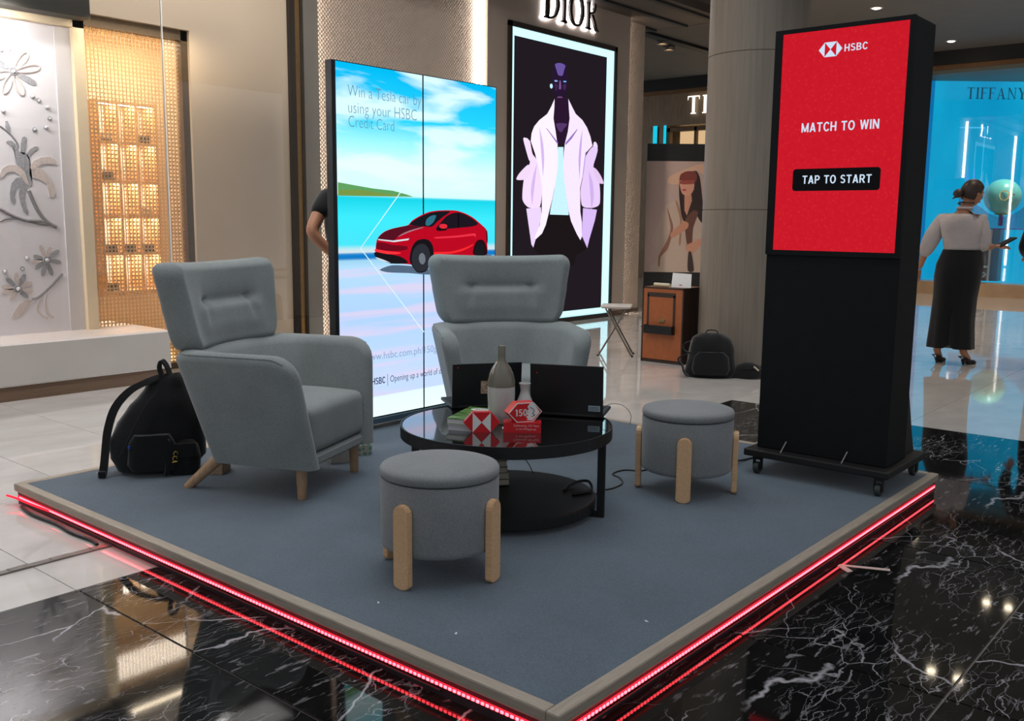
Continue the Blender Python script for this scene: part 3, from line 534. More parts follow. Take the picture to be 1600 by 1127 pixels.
# ---- caned screen with a lit shoe alcove behind it
cs = thing('cane_screen', 'woven cane screen in a dark frame beside the cream wall', 'screen', (0, 6.06, 0))
CX0, CX1, CZ0, CZ1 = 1.87, 2.70, .02, 2.70
mesh_obj('screen_frame', boxes([((CX1, -.05, 0), (2.76, .03, 2.78)), ((CX0, -.05, CZ1), (2.76, .03, 2.78)), ((CX0-.02, -.02, 0), (CX0+.01, .03, 2.78)), ((CX0, -.03, 0), (2.76, .03, .05))]), mat('olive_bronze_frame', (98, 82, 62), .4, .3, var=.1), cs)
bm = bmesh.new(); p = .031; t = .0036
nx, nz = int((CX1-CX0)/p), int((CZ1-CZ0)/p)
for i in range(nx+1):
    x = CX0+i*p; add_box(bm, (x-t*.9, 0, CZ0), (x+t*.9, .003, CZ1))
for j in range(nz+1):
    z = CZ0+j*p; add_box(bm, (CX0, .003, z-t*.9), (CX1, .006, z+t*.9))
W_, H_ = CX1-CX0, CZ1-CZ0
for sgn in (1, -1):
    for k in range(-nz-1, nx+nz+2):
        c0 = (k+.5)*p
        # line x = c0 + sgn*z, clipped to the opening
        pts = []
        zs = sorted([0 if sgn == 1 else 0, H_])
        za, zb = sorted(((0-c0)/sgn, (W_-c0)/sgn)); za, zb = max(0, za), min(H_, zb)
        if zb-za < .01: continue
        xa, xb = c0+sgn*za, c0+sgn*zb; hw = t*.75; y0 = .006 if sgn == 1 else .008
        vs = [bm.verts.new((CX0+xx, yy, CZ0+zz)) for yy in (y0, y0+.002) for xx, zz in ((xa-hw, za), (xa+hw, za), (xb+hw, zb), (xb-hw, zb))]
        for f in ((0,1,2,3), (7,6,5,4), (0,4,5,1), (2,6,7,3)): bm.faces.new([vs[q] for q in f])
mesh_obj('cane_lattice', bm, mat('cane', (218, 188, 142), .5, var=.12, vscale=60), cs, kind='stuff')
M_ALC = mat('warm_alcove', (238, 210, 168), .6, var=.04)
struct(mesh_obj('wall_alcove', boxes([((1.4, 7.35, 0), (4.2, 7.45, 3.0)), ((1.4, 6.3, 2.9), (4.2, 7.4, 3.0)), ((4.1, 6.4, 0), (4.2, 7.4, 3.0)), ((1.86, 6.46, 0), (1.9, 7.4, 3.0)), ((1.4, 6.4, -.004), (4.2, 7.4, .01))]), M_ALC))
sh = thing('shelf_unit', 'tan wooden shelf unit of three lit columns behind the cane', 'shelf', (2.5, 7.05, 0))
M_SHW = mat('tan_shelf', (196, 150, 96), .5, var=.1, vscale=12)
SHZ = [.60, .95, 1.285, 1.595, 1.94, 2.29]
for k in range(4): mesh_obj('upright', box((.18*k-.008, 0, .55), (.18*k+.008, .25, 2.30)), M_SHW, sh)
for z in SHZ: mesh_obj('shelf_board', boxes([((-.01, 0, z-.014), (.55, .25, z)), ((-.01, -.004, z-.030), (.55, .008, z))]), M_SHW, sh)
mesh_obj('back_panel', box((-.01, .25, .55), (.55, .27, 2.30)), mat('pale_back', (250, 240, 224), .6, var=.03), sh)
for z in SHZ[1:]:
    for k in range(3): mesh_obj('shelf_lamp', box((.18*k+.012, .02, z-.019), (.18*k+.168, .15, z-.0145)), glow('shelf_led', (255, 238, 212), 42), sh)
M_SHOE = [mat('dark_brown_leather', (58, 44, 36), .4, var=.2), mat('pale_leather', (200, 176, 140), .4, var=.1)]
def make_shoe(nm, loc, m, label):
    t = thing(nm, label, 'shoe', loc, PI/2+.5)
    mesh_obj('sole', loft([ell(.045, 0, 0, .065, .024), ell(.045, 0, .012, .066, .025)]), M_BLK, t)
    mesh_obj('upper', loft([ell(.045, 0, .012, .063, .023), ell(.04, 0, .03, .058, .022), ell(.015, 0, .055, .033, .019), ell(.005, 0, .07, .024, .016)]), m, t, smooth=True)
    return t
spots = [(0, 4, 1, 'pale shoe on the top row of the left column behind the cane'), (2, 4, 0, 'dark shoe on the top row of the right column behind the cane'),
         (0, 3, 0, 'dark shoe on the second row from the top behind the cane'), (2, 2, 1, 'pale shoe on the third row behind the cane screen, by itself'),
         (0, 1, 0, 'dark shoe on the fourth row of the left column behind the cane'), (1, 1, 0, 'dark shoe on the fourth row of the middle column behind the cane'),
         (2, 1, 0, 'dark shoe on the fourth row of the right column behind the cane'), (0, 0, 0, 'dark shoe on the lowest row behind the cane')]
for c_, r_, m_, lb in spots:
    for q in range(2):
        t_ = make_shoe('shoe', (2.5+.18*c_+.055+.06*q, 7.09, SHZ[r_]+.001), M_SHOE[m_], ('left ' if q == 0 else 'right ')+lb)
        t_['group'] = 'shoes on the lit shelves'
area('added_alcove_fill', (2.5, 6.75, 2.85), (0, 0, 0), 1.4, .5, 36, (1.0, .88, .72))  # added fill to brighten the alcove beyond what the shelf lamps give
area('added_cane_fill', (2.3, 5.72, 2.72), (math.radians(14), 0, 0), .9, .08, 5, (1.0, .82, .58))  # added front fill to brighten the cane, not a fitting

# ================================================================== LIGHT BOX AND BACKLIT SIGN ON THE TAN WALL
def picture(parent, shapes, colours, o, u, name, base=.001, step=.0007, strength=1.0, lit=True, off=(0, 0), hard=('jacket_l', 'jacket_r', 'lapel_l', 'lapel_r', 'cuff_l', 'cuff_r', 'neck', 'fold', 'chevron', 'pillar', 'hill', 'hill2', 'trouser', 'top', 'lamp')):
    """flat printed picture: polygons in plane metres, stacked in order, one mesh with a material per colour"""
    bm = bmesh.new(); ms = []; idx = {}
    for k, (nm, colr) in enumerate(colours):
        key = tuple(colr)
        if key not in idx:
            idx[key] = len(ms)
            ms.append(glow('print_%s_%d' % (name, len(ms)), colr, strength) if lit else mat('print_%s_%d' % (name, len(ms)), colr, .4, var=.03))
        f = bm.faces.new([bm.verts.new((x-off[0], z-off[1], base+step*k)) for x, z in (soft(shapes[nm]) if nm not in hard else shapes[nm])]); f.material_index = idx[key]
    bmesh.ops.triangulate(bm, faces=bm.faces[:])
    me = bpy.data.meshes.new(name); bm.to_mesh(me); bm.free()
    return mesh_obj(name, me, ms, parent, M=frame(o, u))
_st = lambda p, wd: [(x+wd*math.sin(PI*i/(len(p)-1)), z) for i, (x, z) in enumerate(p)] + [(x-wd*math.sin(PI*i/(len(p)-1))*.6, z) for i, (x, z) in reversed(list(enumerate(p)))]
ART['dior']['fold_a'] = _st([(7.30, 1.94), (7.24, 1.80), (7.20, 1.62), (7.22, 1.46)], .012)
ART['dior']['fold_b'] = _st([(8.36, 1.90), (8.44, 1.76), (8.47, 1.58), (8.44, 1.42)], .014)
ART['dior']['fold_c'] = _st([(7.34, 2.36), (7.40, 2.20), (7.43, 2.0), (7.42, 1.8)], .010)
ART['dior']['fold_d'] = _st([(8.20, 2.40), (8.16, 2.24), (8.14, 2.02), (8.16, 1.8)], .012)
lb = thing('light_box', 'tall light box with a fashion portrait in a pale jacket on the tan wall', 'light box', (0, YW, 0))
FXm = (1, 0, 0)
mesh_obj('outer_frame', boxes([((6.78, -.03, .0), (6.835, .01, 3.50)), ((8.90, -.03, .0), (8.955, .01, 3.50)), ((6.78, -.03, 3.45), (8.955, .01, 3.51)), ((6.78, -.03, -.0+.002), (8.955, .01, .055))]), M_DARKBR, lb)
mesh_obj('lit_border', box((6.83, -.012, .05), (8.905, .0, 3.455)), glow('lightbox_white', (196, 246, 255), 1.35), lb)
mesh_obj('dark_field', box((6.885, -.016, .135), (8.73, -.011, 3.355)), glow('lightbox_dark', (34, 28, 34), 1.0), lb)
D_COL = [('head', (38, 22, 48)), ('forehead', (104, 84, 156)), ('cheek_l', (58, 36, 74)), ('cheek_r', (64, 40, 82)), ('nose', (120, 82, 138)), ('eye_l', (150, 190, 250)), ('eye_r', (110, 190, 250)), ('lips', (112, 72, 120)),
         ('earring', (196, 240, 255)), ('neck', (42, 22, 46)), ('chest', (84, 56, 104)), ('trouser', (28, 22, 24)), ('top', (200, 242, 255)),
         ('loop_l', (246, 226, 255)), ('loop_r', (240, 220, 255)), ('cuff_l', (236, 212, 250)), ('cuff_r', (216, 186, 246)), ('jacket_l', (252, 240, 255)), ('jacket_r', (246, 230, 255)),
         ('sleeve_l', (244, 220, 250)), ('sleeve_r', (232, 204, 248)), ('bow_l', (242, 216, 246)), ('bow_r', (228, 196, 236)), ('fold_a', (214, 184, 236)), ('fold_b', (206, 176, 234)), ('fold_c', (214, 186, 238)), ('fold_d', (200, 168, 230)), ('lapel_l', (150, 110, 190)), ('lapel_r', (150, 110, 190)), ('seam_r', (188, 156, 230))]
picture(lb, ART['dior'], D_COL, (0, -.0162, 0), FXm, 'portrait_print', strength=1.05)

sg = thing('wall_sign', 'backlit serif letters on the tan wall above the tall light box', 'sign', (7.365, YW-.05, 3.622))
M_LET = mat('dark_letter_metal', (52, 44, 38), .35, .5, var=.1)
def sign_letters(word, parent, height, mface, depth=.03, gap=.09, kx=1.0, glow_m=None, glow_z=-.045, M=frame((0,0,0), (1,0,0))):
    x = 0
    for ch in word:
        polys, wd = serif_letter(ch)
        if polys:
            bm = bmesh.new()
            for p in polys: prism([(a*height*kx, b*height) for a, b in p], 0, depth, bm)
            o = mesh_obj('letter', bm, mface, parent); o.matrix_local = M @ Matrix.Translation((x, 0, 0))
            if glow_m:
                bm = bmesh.new()
                for p in polys:
                    mx, my = sum(a for a, b in p)/len(p), sum(b for a, b in p)/len(p)
                    prism([((a+.012*(1 if a > mx else -1))*height*kx, (b+.012*(1 if b > my else -1))*height) for a, b in p], glow_z, glow_z+.01, bm)
                mesh_obj('letter_backlight', bm, glow_m, o)
        x += (wd+gap)*height*kx
    return x
sign_letters('DIOR', sg, .375, M_LET, .03, .10, 1.03, glow('sign_halo', (255, 248, 250), 16), -.042)

# ================================================================== STAGE
stage = thing('stage_platform', 'low square stage with grey carpet, wooden edging and red light strips', 'stage', (0, 0, 0))
W, D = 3.0, 3.054
M_CARPET = fabric('grey_carpet', (84, 96, 107), 260)
mesh_obj('carpet', box((.04, .04, .05), (W-.04, D-.04, ST)), M_CARPET, stage)
M_TRIM = wood('grey_timber_edging', (166, 152, 136), (2.0, 40, 40), .5)
M_TRIM2 = wood('grey_timber_edging_b', (166, 152, 136), (40, 2.0, 40), .5)
tb = .006
mesh_obj('wood_edging', box((0, 0, .058), (W, .042, ST+.004), tb), M_TRIM, stage)
mesh_obj('wood_edging', box((0, D-.042, .058), (W, D, ST+.004), tb), M_TRIM, stage)
mesh_obj('wood_edging', box((0, .042, .058), (.042, D-.042, ST+.004), tb), M_TRIM2, stage)
mesh_obj('wood_edging', box((W-.042, .042, .058), (W, D-.042, ST+.004), tb), M_TRIM2, stage)
mesh_obj('skirting', box((.012, .012, .0), (W-.012, D-.012, .058)), mat('dark_skirting', (36, 34, 38), .45, var=.15), stage)
M_LEDB = glow('red_strip_body', (255, 36, 52), 2.0); M_LEDD = glow('red_diode', (255, 62, 72), 12)
for nm in ('x', 'y'):
    L = W if nm == 'x' else D
    rng = ((.006, .0), (.012, .0))
    lo, hi = ((.02, .007, .030), (W-.02, .0125, .040)) if nm == 'x' else ((.007, .02, .030), (.0125, D-.02, .040))
    strip = mesh_obj('light_strip', box(lo, hi), M_LEDB, stage)
    n = int((L-.06)/.0167); bm = bmesh.new()
    for k in range(n):
        s = .03+k*.0167
        if nm == 'x': add_box(bm, (s, .004, .0315), (s+.009, .008, .0385))
        else: add_box(bm, (.004, s, .0315), (.008, s+.009, .0385))
    mesh_obj('diode', bm, M_LEDD, strip, kind='stuff')
    cable = tube([(.03, .002, .021), (1.0, .003, .020), (2.0, .002, .021), (W-.05, .003, .020)] if nm == 'x' else [(.002, .4, .021), (.003, 1.6, .019), (.002, D-.05, .020)], .0035, 6)
    mesh_obj('strip_wire', cable, M_BLK, stage)
mesh_obj('loose_strip', tube(spline([(.004, 2.72, .034), (-.004, 2.9, .033), (-.012, 3.02, .036), (-.025, 3.07, .040)]), .0045, 6), M_LEDB, stage)
tag(mesh_obj('cable', tube(spline([(-.012, 2.95, .010), (-.03, 2.8, .008), (-.02, 2.6, .009), (-.03, 2.45, .008), (-.02, 2.30, .008), (-.03, 2.235, .008)]), .007, 8), M_BLK), 'black cable lying on the white tiles along the left edge of the stage', 'cable')
bm = bmesh.new()
for k in range(12):
    x0 = -.9+k*.0757
    add_box(bm, (x0, 2.193, 0), (x0+.0757, 2.228, .006+.0015*(k % 2)))
tag(mesh_obj('cable_cover', bm, mat('grey_duct_tape', (112, 106, 98), .4, var=.15, vscale=12)), 'strip of grey tape over a cable on the white floor left of the stage', 'tape')
bm = boxes([((1.655, -.075, .0), (1.68, -.015, .0012)), ((1.68, -.04, 0), (1.70, -.015, .0012))])
bm.free(); bm = bmesh.new(); prism([(1.70, -.02), (1.66, -.075), (1.685, -.085), (1.715, -.045), (1.78, -.19), (1.80, -.18), (1.725, -.02)], .0, .0012, bm)
tag(mesh_obj('floor_tape_mark', bm, mat('white_tape', (196, 180, 170), .5, var=.06)), 'small white angled tape mark on the black marble right of the stage', 'tape')
for k, (x, y, a) in enumerate(((.175, .505, .4), (.62, .135, 1.2), (.06+.12, .84, .8))):
    o = tag(mesh_obj('paper_scrap', prism([(0, 0), (.012, .002), (.014, .006), (.003, .007)], 0, .001), mat('white_paper', (228, 228, 226), .7, var=.02)), ['tiny white paper scrap on the carpet in front of the front stool', 'tiny white paper scrap on the carpet near the right front edging', 'tiny white paper scrap on the carpet left of the front stool'][k], 'scrap', 'paper scraps on the carpet')
    o.location = (x, y, ST); o.rotation_euler = (0, 0, a)

# ================================================================== ARMCHAIRS
M_FAB = fabric('grey_wool', (130, 135, 134), 380)
M_LEG = wood('oiled_beech', (190, 152, 118), (20, 20, 2.5), .4)
def smooth(a, b, x):
    t = max(0, min(1, (x-a)/(b-a))); return t*t*(3-2*t)
def tub_bm():
    zb, ztop, R, th = .142, .630, .105, .088
    hw = lambda z: .302+(.398-.302)*(z-zb)/(ztop-zb)
    yr = lambda z: -.415+(-.532+.415)*(z-zb)/(ztop-zb)
    yf = lambda z: .050-.045*(z-zb)/(ztop-zb)
    NS, NC, NB = 14, 9, 8
    def plan(side_t, z, off):
        """side_t in [0,1] along the U from the left front to the right front"""
        a, r, f = hw(z)-off, yr(z)+off, yf(z); rc = .065+.10*off/th
        ls, lc, lb_ = (f-(r+rc)), rc*PI/2, 2*(a-rc)
        tot = 2*ls+2*lc+lb_; d = side_t*tot
        if d < ls: return -a, f-d
        d -= ls
        if d < lc: t = d/rc; return -a+rc-rc*math.cos(t), r+rc-rc*math.sin(t)
        d -= lc
        if d < lb_: return -a+rc+d, r
        d -= lb_
        if d < lc: t = d/rc; return a-rc+rc*math.sin(t), r+rc-rc*math.cos(t)
        d -= lc
        return a, r+rc+d
    ts = []
    for k in range(13): ts.append(.13*(k/12)**1.6)
    for k in range(1, 40): ts.append(.13+.74*k/39)
    for k in range(11, -1, -1): ts.append(1-.13*(k/12)**1.6)
    st = [(t, 1., 0.) for t in ts]
    ph = [math.radians(x) for x in (85, 65, 45, 22)]
    st = [(0, math.cos(p), math.sin(p)) for p in ph] + st + [(1, math.cos(p), math.sin(p)) for p in reversed(ph)]
    rings = []
    for t, cs_, sn in st:
        ft = min(t, 1-t)*2.0       # rough distance from the front end
        x0, y0 = plan(t, .5, .04); df = max(0, yf(.5)-y0) if ft < .5 else 9
        ext = sn*th*.5
        q_d = min(R, max(0, df-ext+.044)); zt = ztop-R+math.sqrt(max(0, R*R-(R-q_d)**2))
        zt = min(zt, ztop)
        r = th/2; ring = []
        prof = [(0, z) for z in [zb+(zt-r-zb)*q/7 for q in range(8)]]
        prof += [(r-r*math.cos(q*PI/8), zt-r+r*math.sin(q*PI/8)) for q in range(1, 8)]
        prof += [(th, zt-r-(zt-r-zb)*q/4) for q in range(5)]
        for off, z in prof:
            o2 = r+(off-r)*cs_
            x, y = plan(t, z, o2); ring.append((x, y+ext, z))
        rings.append(ring)
    bm = bmesh.new(); V = [[bm.verts.new(p) for p in r_] for r_ in rings]
    for A, B in zip(V, V[1:]):
        for k in range(len(A)-1): bm.faces.new((A[k], A[k+1], B[k+1], B[k]))
    bm.faces.new(V[0]); bm.faces.new(V[-1][::-1])
    piping = [[r_[9] for r_ in rings]]
    return bm, piping[0]
def wing_bm():
    NU, NV = 56, 44; T = .064; Hh = .375; z0 = .612
    bm = bmesh.new()
    def pos(u, v, n):
        w_ = .337+.068*v; a = math.radians(22); dd = .062
        x = w_*math.sin(u*a*2)/math.sin(a*2); y = -.530-.058*v+dd*u*u
        nx_, ny_ = -math.sin(u*a), math.cos(u*a)
        return Vector((x+nx_*n, y+ny_*n, z0+Hh*v+(.014*u*u if v > .5 else -.012*(1-u*u)*(1-2*v)*0)))
    half = .37
    grid = {}
    for side in (1, -1):
        for j in range(NV+1):
            vv = .5-.5*math.cos(PI*j/NV)
            rc = .075 if vv > .5 else .085
            dv = min(vv, 1-vv)*Hh
            lim = 1-(rc-math.sqrt(max(0, rc*rc-(rc-min(dv, rc))**2)))/half
            for i in range(NU+1):
                uu = -math.cos(PI*i/NU)*.5+( -1+2*i/NU)*.5
                u = uu*lim
                e = min(dv, (lim-abs(u))*half)
                re = .036; t = T*math.sqrt(max(0, 1-(1-min(e/re, 1))**2))
                n = side*t
                if side == 1:
                    fold = smooth(.62, .40, abs(u))
                    n -= (.024*math.exp(-(vv-.55)/.10) if vv > .55 else .024*math.exp(-((vv-.55)/.022)**2))*fold
                    n += .014*smooth(.05, .3, vv)*smooth(.57, .45, vv)*smooth(.8, .5, abs(u))
                    n -= .012*math.exp(-((abs(u)-(.42+.30*(.57-vv)))/.05)**2)*smooth(.2, .5, vv)*smooth(.60, .55, vv)
                grid[side, i, j] = bm.verts.new(pos(u, vv, n))
    for side in (1, -1):
        for j in range(NV):
            for i in range(NU):
                q = [grid[side, i, j], grid[side, i+1, j], grid[side, i+1, j+1], grid[side, i, j+1]]
                bm.faces.new(q if side == -1 else q[::-1])
    bmesh.ops.remove_doubles(bm, verts=bm.verts[:], dist=.0006)
    seam = [pos(-1+2*k/24, .5, 0) for k in range(25)]
    return bm
def dome_box(lo, hi, bev, dome, sub=6):
    bm = box(lo, hi, bev, 4)
    bmesh.ops.subdivide_edges(bm, edges=[e for e in bm.edges if e.calc_length() > .1], cuts=sub, use_grid_fill=True)
    cx_, cy_ = (lo[0]+hi[0])/2, (lo[1]+hi[1])/2
    for v in bm.verts:
        if v.co.z > (lo[2]+hi[2])/2:
            a = 1-((v.co.x-cx_)/((hi[0]-lo[0])/2))**2; b = 1-((v.co.y-cy_)/((hi[1]-lo[1])/2))**2
            v.co.z += dome*max(0, a)*max(0, b)
    return bm
def make_armchair(label):
    t = thing('wingback_armchair', label, 'armchair', (0, 0, 0), 0, 'grey wingback armchairs on the stage')
    bm, pip = tub_bm(); tub = mesh_obj('arm_shell', bm, M_FAB, t, smooth=True)
    mesh_obj('piping', tube(pip[4:-4], .0035, 6), M_FAB, tub, smooth=True)
    mesh_obj('headrest', wing_bm(), M_FAB, t, smooth=True)
    mesh_obj('seat_cushion', dome_box((-.255, -.44, .192), (.255, .058, .395), .035, .03), M_FAB, t, smooth=True)
    pl = [(.294, .062), (-.294, .062)] + [(-.294+.06-.06*math.cos(q*PI/16), -.408+.06-.06*math.sin(q*PI/16)) for q in range(9)] + [(.294-.06+.06*math.sin(q*PI/16), -.408+.06-.06*math.cos(q*PI/16)) for q in range(9)]
    bmb = prism(pl, .142, .190); bmesh.ops.bevel(bmb, geom=[e for e in bmb.edges if abs(e.verts[0].co.z-e.verts[1].co.z) < 1e-6], offset=.010, segments=3, affect='EDGES')
    mesh_obj('seat_base', bmb, M_FAB, t, smooth=True)
    bmn = bmesh.new()
    for sx in (-1, 1):
        leg = mesh_obj('leg', lathe([(.0, 0), (.0165, 0), (.019, .004), (.025, .145)], 20), M_LEG, t, smooth=True); leg.location = (sx*.242, .005, 0)
    for sx in (-1, 1):
        leg = mesh_obj('leg', tube([(sx*.244, -.566, 0), (sx*.244, -.562, .004), (sx*.236, -.385, .16)], [.018, .020, .028], 18), M_LEG, t, smooth=True)
    return t
ch1 = make_armchair('grey wingback armchair on the left with a black backpack behind it')
ch1.location = (.931, 2.013, ST); ch1.rotation_euler = (0, 0, math.radians(-67.35-90))
ch2 = copy_thing(ch1, (1.963, 1.779, ST), math.radians(230.25-90), 'grey wingback armchair behind the round table with the laptops')

# ================================================================== STOOLS
M_STL = wood('pale_beech', (222, 178, 134), (26, 26, 2.2), .38, .90)
M_FAB2 = fabric('grey_stool_felt', (128, 129, 130), 380)
def make_stool(label):
    t = thing('storage_stool', label, 'stool', (0, 0, 0), 0, 'round storage stools on the stage')
    mesh_obj('drum', lathe([(0, .10), (.188, .10), (.197, .106), (.199, .12), (.2, .33), (.197, .336), (.18, .337)], 56), M_FAB2, t, smooth=True)
    mesh_obj('lid', lathe([(.18, .340), (.196, .341), (.201, .347), (.201, .362), (.196, .371), (.18, .377), (.12, .383), (0, .386)], 56), M_FAB2, t, smooth=True)
    mesh_obj('lid_gap', lathe([(.190, .334), (.190, .343)], 48), M_BLK, t)
    for k in range(4):
        a = k*PI/2; hw, z0, z1 = .031, .0, .282; pts = []
        for q in range(9): th = PI*q/8; pts.append((hw*math.cos(th), z1-hw+hw*math.sin(th)))
        for q in range(9): th = PI+PI*q/8; pts.append((hw*math.cos(th), z0+hw*.55+hw*.55*math.sin(th)))
        bm = prism(pts, 0, .024); bmesh.ops.bevel(bm, geom=[e for e in bm.edges if abs(e.verts[0].co.z-e.verts[1].co.z) < 1e-6], offset=.003, segments=2, affect='EDGES')
        lg = mesh_obj('leg', bm, M_STL, t)
        lg.matrix_local = Matrix.Rotation(a, 4, 'Z') @ frame((.2-.001, 0, 0), (0, 1, 0))
    return t
s1 = make_stool('round grey stool with pale wooden legs nearest the front of the stage')
s1.location = (.515, .905, ST); s1.rotation_euler = (0, 0, math.radians(10))
s2 = copy_thing(s1, (1.945, .775, ST), math.radians(-153), 'round grey stool with pale wooden legs beside the black kiosk')

# ================================================================== TABLE
TZ = ST+.36; TC = (1.20, 1.195)
tab = thing('coffee_table', 'round black two tier coffee table with glossy glass top', 'coffee table', (TC[0], TC[1], ST))
M_TM = mat('black_powder_coat', (22, 22, 23), .45, .2, var=.15, vscale=40)
mesh_obj('glass_top', lathe([(0, .350), (.425, .350), (.427, .352), (.427, .3585), (.425, .36), (0, .36)], 72), mat('black_glass', (10, 10, 11), .03, var=.05, coat=1.), tab, smooth=False)
mesh_obj('rim', lathe([(.428, .315), (.434, .315), (.434, .362), (.428, .362), (.428, .315)], 96), M_TM, tab, smooth=False)
mesh_obj('lower_shelf', lathe([(0, .022), (.372, .022), (.374, .024), (.374, .06), (.368, .064), (0, .058)], 72), M_TM, tab)
for a in (-66, 114, 204):
    a = math.radians(a); p = (.4, 0)
    lg = mesh_obj('leg', boxes([((.385, -.010, .0), (.415, .010, .32)), ((.33, -.010, .0), (.39, .010, .022))]), M_TM, tab)
    lg.rotation_euler = (0, 0, a)

# ================================================================== THINGS ON THE TABLE
M_LAP = mat('black_laptop', (17, 17, 19), .42, .1, var=.12, vscale=60)
def make_laptop(name, label, p0, p1, h, lean):
    """p0, p1: the two hinge ends seen from behind (left, right)"""
    p0, p1 = Vector(p0), Vector(p1); u = (p1-p0).normalized(); L = (p1-p0).length
    t = thing(name, label, 'laptop', (p0.x, p0.y, TZ), math.atan2(u.y, u.x), 'open laptops on the round table')
    # local x along the hinge, local -y towards the viewer behind the lid, +y the keyboard side
    mesh_obj('base', box((0, .004, .002), (L, .222, .016), .004), M_LAP, t)
    mesh_obj('keyboard', boxes([((.02+.0195*i, .05+.0195*j, .0155), (.0375+.0195*i, .0675+.0195*j, .0178)) for i in range(int((L-.04)/.0195)) for j in range(5)]), mat('key_black', (28, 28, 30), .5, var=.1), t, kind='stuff')
    lid = mesh_obj('lid', box((0, -.004, 0), (L, .004, h), .003), M_LAP, t)
    lid.location = (0, 0, .004); lid.rotation_euler = (lean, 0, 0)
    mesh_obj('screen', box((.01, .0041, .012), (L-.01, .0046, h-.01)), mat('dim_lcd', (24, 26, 32), .15, var=.05), lid)
    mesh_obj('hinge', box((.03, -.006, .004), (L-.03, .006, .015), .003), M_LAP, t)
    return t, lid, L
la, lida, La = make_laptop('laptop', 'open black laptop on the left of the table, behind the bottle', (1.252, 1.555), (1.517, 1.383), .200, math.radians(4))
lb_, lidb, Lb = make_laptop('laptop', 'open black laptop on the right of the table with a grey asset tag', (1.402, 1.232), (1.538, .949), .222, math.radians(4))
mesh_obj('asset_tag', box((Lb-.062, -.0052, .028), (Lb-.012, -.0040, .052)), mat('pale_label', (150, 168, 176), .4, var=.1, vscale=200), lidb)
mesh_obj('tag_print', boxes([((Lb-.058, -.0056, .044-.006*k), (Lb-.018, -.0051, .047-.006*k)) for k in range(3)]), mat('label_ink', (92, 104, 112), .6, var=.05), lidb)
M_RD = glow('red_led_dot', (210, 24, 24), .9)
for ld, px_ in ((lida, .022), (lidb, .028)):
    mesh_obj('red_dot', box((px_, -.0050, .182), (px_+.003, -.0040, .185)), M_RD, ld)
st_ = mesh_obj('sticker', box((.128, -.0056, .064), (.166, -.0040, .120), .004), [mat('charm_pattern', (176, 150, 128), .5, var=.6, vscale=90)], lida)
tag(mesh_obj('laptop_wire', tube(spline([(1.541, .952, TZ+.045), (1.575, .935, TZ+.062), (1.62, .905, TZ+.052), (1.652, .885, TZ+.012), (1.648, .885, TZ-.03)]), .0012, 6), M_BLK), 'thin black wire sticking out from the right laptop beside the table', 'cable')

M_GLZ = mat('grey_olive_glaze', (112, 106, 92), .25, var=.06, vscale=30, coat=.3)
M_WGL = mat('white_glaze', (190, 188, 184), .22, var=.03, vscale=30, coat=.4)
bt = thing('ceramic_bottle', 'tall ceramic bottle, olive grey above and white below, on the table', 'bottle', (1.197, 1.222, TZ))
mesh_obj('white_lower', lathe([(0, 0), (.046, 0), (.050, .004), (.0545, .06), (.057, .12), (.0565, .152)], 40), M_WGL, bt, smooth=True)
mesh_obj('grey_upper', lathe([(.0565, .152), (.056, .175), (.049, .205), (.036, .232), (.023, .25), (.0175, .262), (.0165, .28), (.0165, .316), (.0155, .318), (.0125, .316), (.0125, .28)], 40), M_GLZ, bt, smooth=True)
vz = thing('bud_vase', 'small white vase with a flared neck behind the red trophy', 'vase', (1.262, 1.150, TZ))
mesh_obj('vase_body', lathe([(0, 0), (.034, 0), (.040, .01), (.041, .05), (.034, .085), (.022, .115), (.0175, .132), (.020, .150), (.0245, .164), (.023, .166), (.018, .150), (.0155, .132)], 36), M_WGL, vz, smooth=True)
def make_book(label, c, rz, sx, sy, t, z, cover, pages=(206, 204, 200)):
    b = thing('book', label, 'book', (c[0], c[1], z), rz)
    mc = cover if not isinstance(cover, tuple) else mat('cover_%02x%02x%02x' % cover, cover, .4, var=.15, vscale=14)
    mesh_obj('pages', box((.003, .003, .002), (sx-.003, sy-.001, t-.002)), mat('paper_%d' % pages[0], pages, .7, var=.06, vscale=8, stretch=(1, 1, 90)), b)
    mesh_obj('cover', boxes([((0, 0, t-.002), (sx, sy, t)), ((0, 0, 0), (sx, sy, .002)), ((0, sy-.001, 0), (sx, sy, t))]), mc, b)
    return b
# book axis: short edge faces the viewer
ba = math.atan2(-.116, .045)
bk0 = make_book('white book at the bottom of the two book stack on the table', (.950, 1.290), ba, .138, .25, .022, TZ, (196, 194, 196), (182, 180, 184))
bm = bmesh.new()
M_GRN = bpy.data.materials.new('green_cover_print'); nt, N, L_ = nodes_of(M_GRN)
n = N.new('ShaderNodeTexNoise'); n.inputs['Scale'].default_value = 16; n.inputs['Detail'].default_value = 4; L_.new(coords(nt, (1, 2, 1)), n.inputs['Vector'])
r = ramp(N, [(.35, (36, 58, 30)), (.5, (86, 122, 52)), (.68, (128, 160, 96))]); L_.new(n.outputs['Fac'], r.inputs['Fac']); L_.new(r.outputs['Color'], N['Principled BSDF'].inputs['Base Color']); N['Principled BSDF'].inputs['Roughness'].default_value = .3
bk1 = make_book('green covered book on top of the stack on the table', (.950, 1.296), ba, .142, .255, .023, TZ+.0222, M_GRN)
mesh_obj('title_oval', prism([(.071+.045*math.cos(2*PI*k/24), .205+.026*math.sin(2*PI*k/24)) for k in range(24)], .0231, .0236), mat('cover_white', (224, 220, 214), .4, var=.02), bk1)
tb_ = text_bm('BEST', .05, .014, .01); mesh_obj('title', tb_, mat('title_ink', (40, 48, 36), .5, var=.02), bk1, M=Matrix.Translation((.046, .198, .0238)))
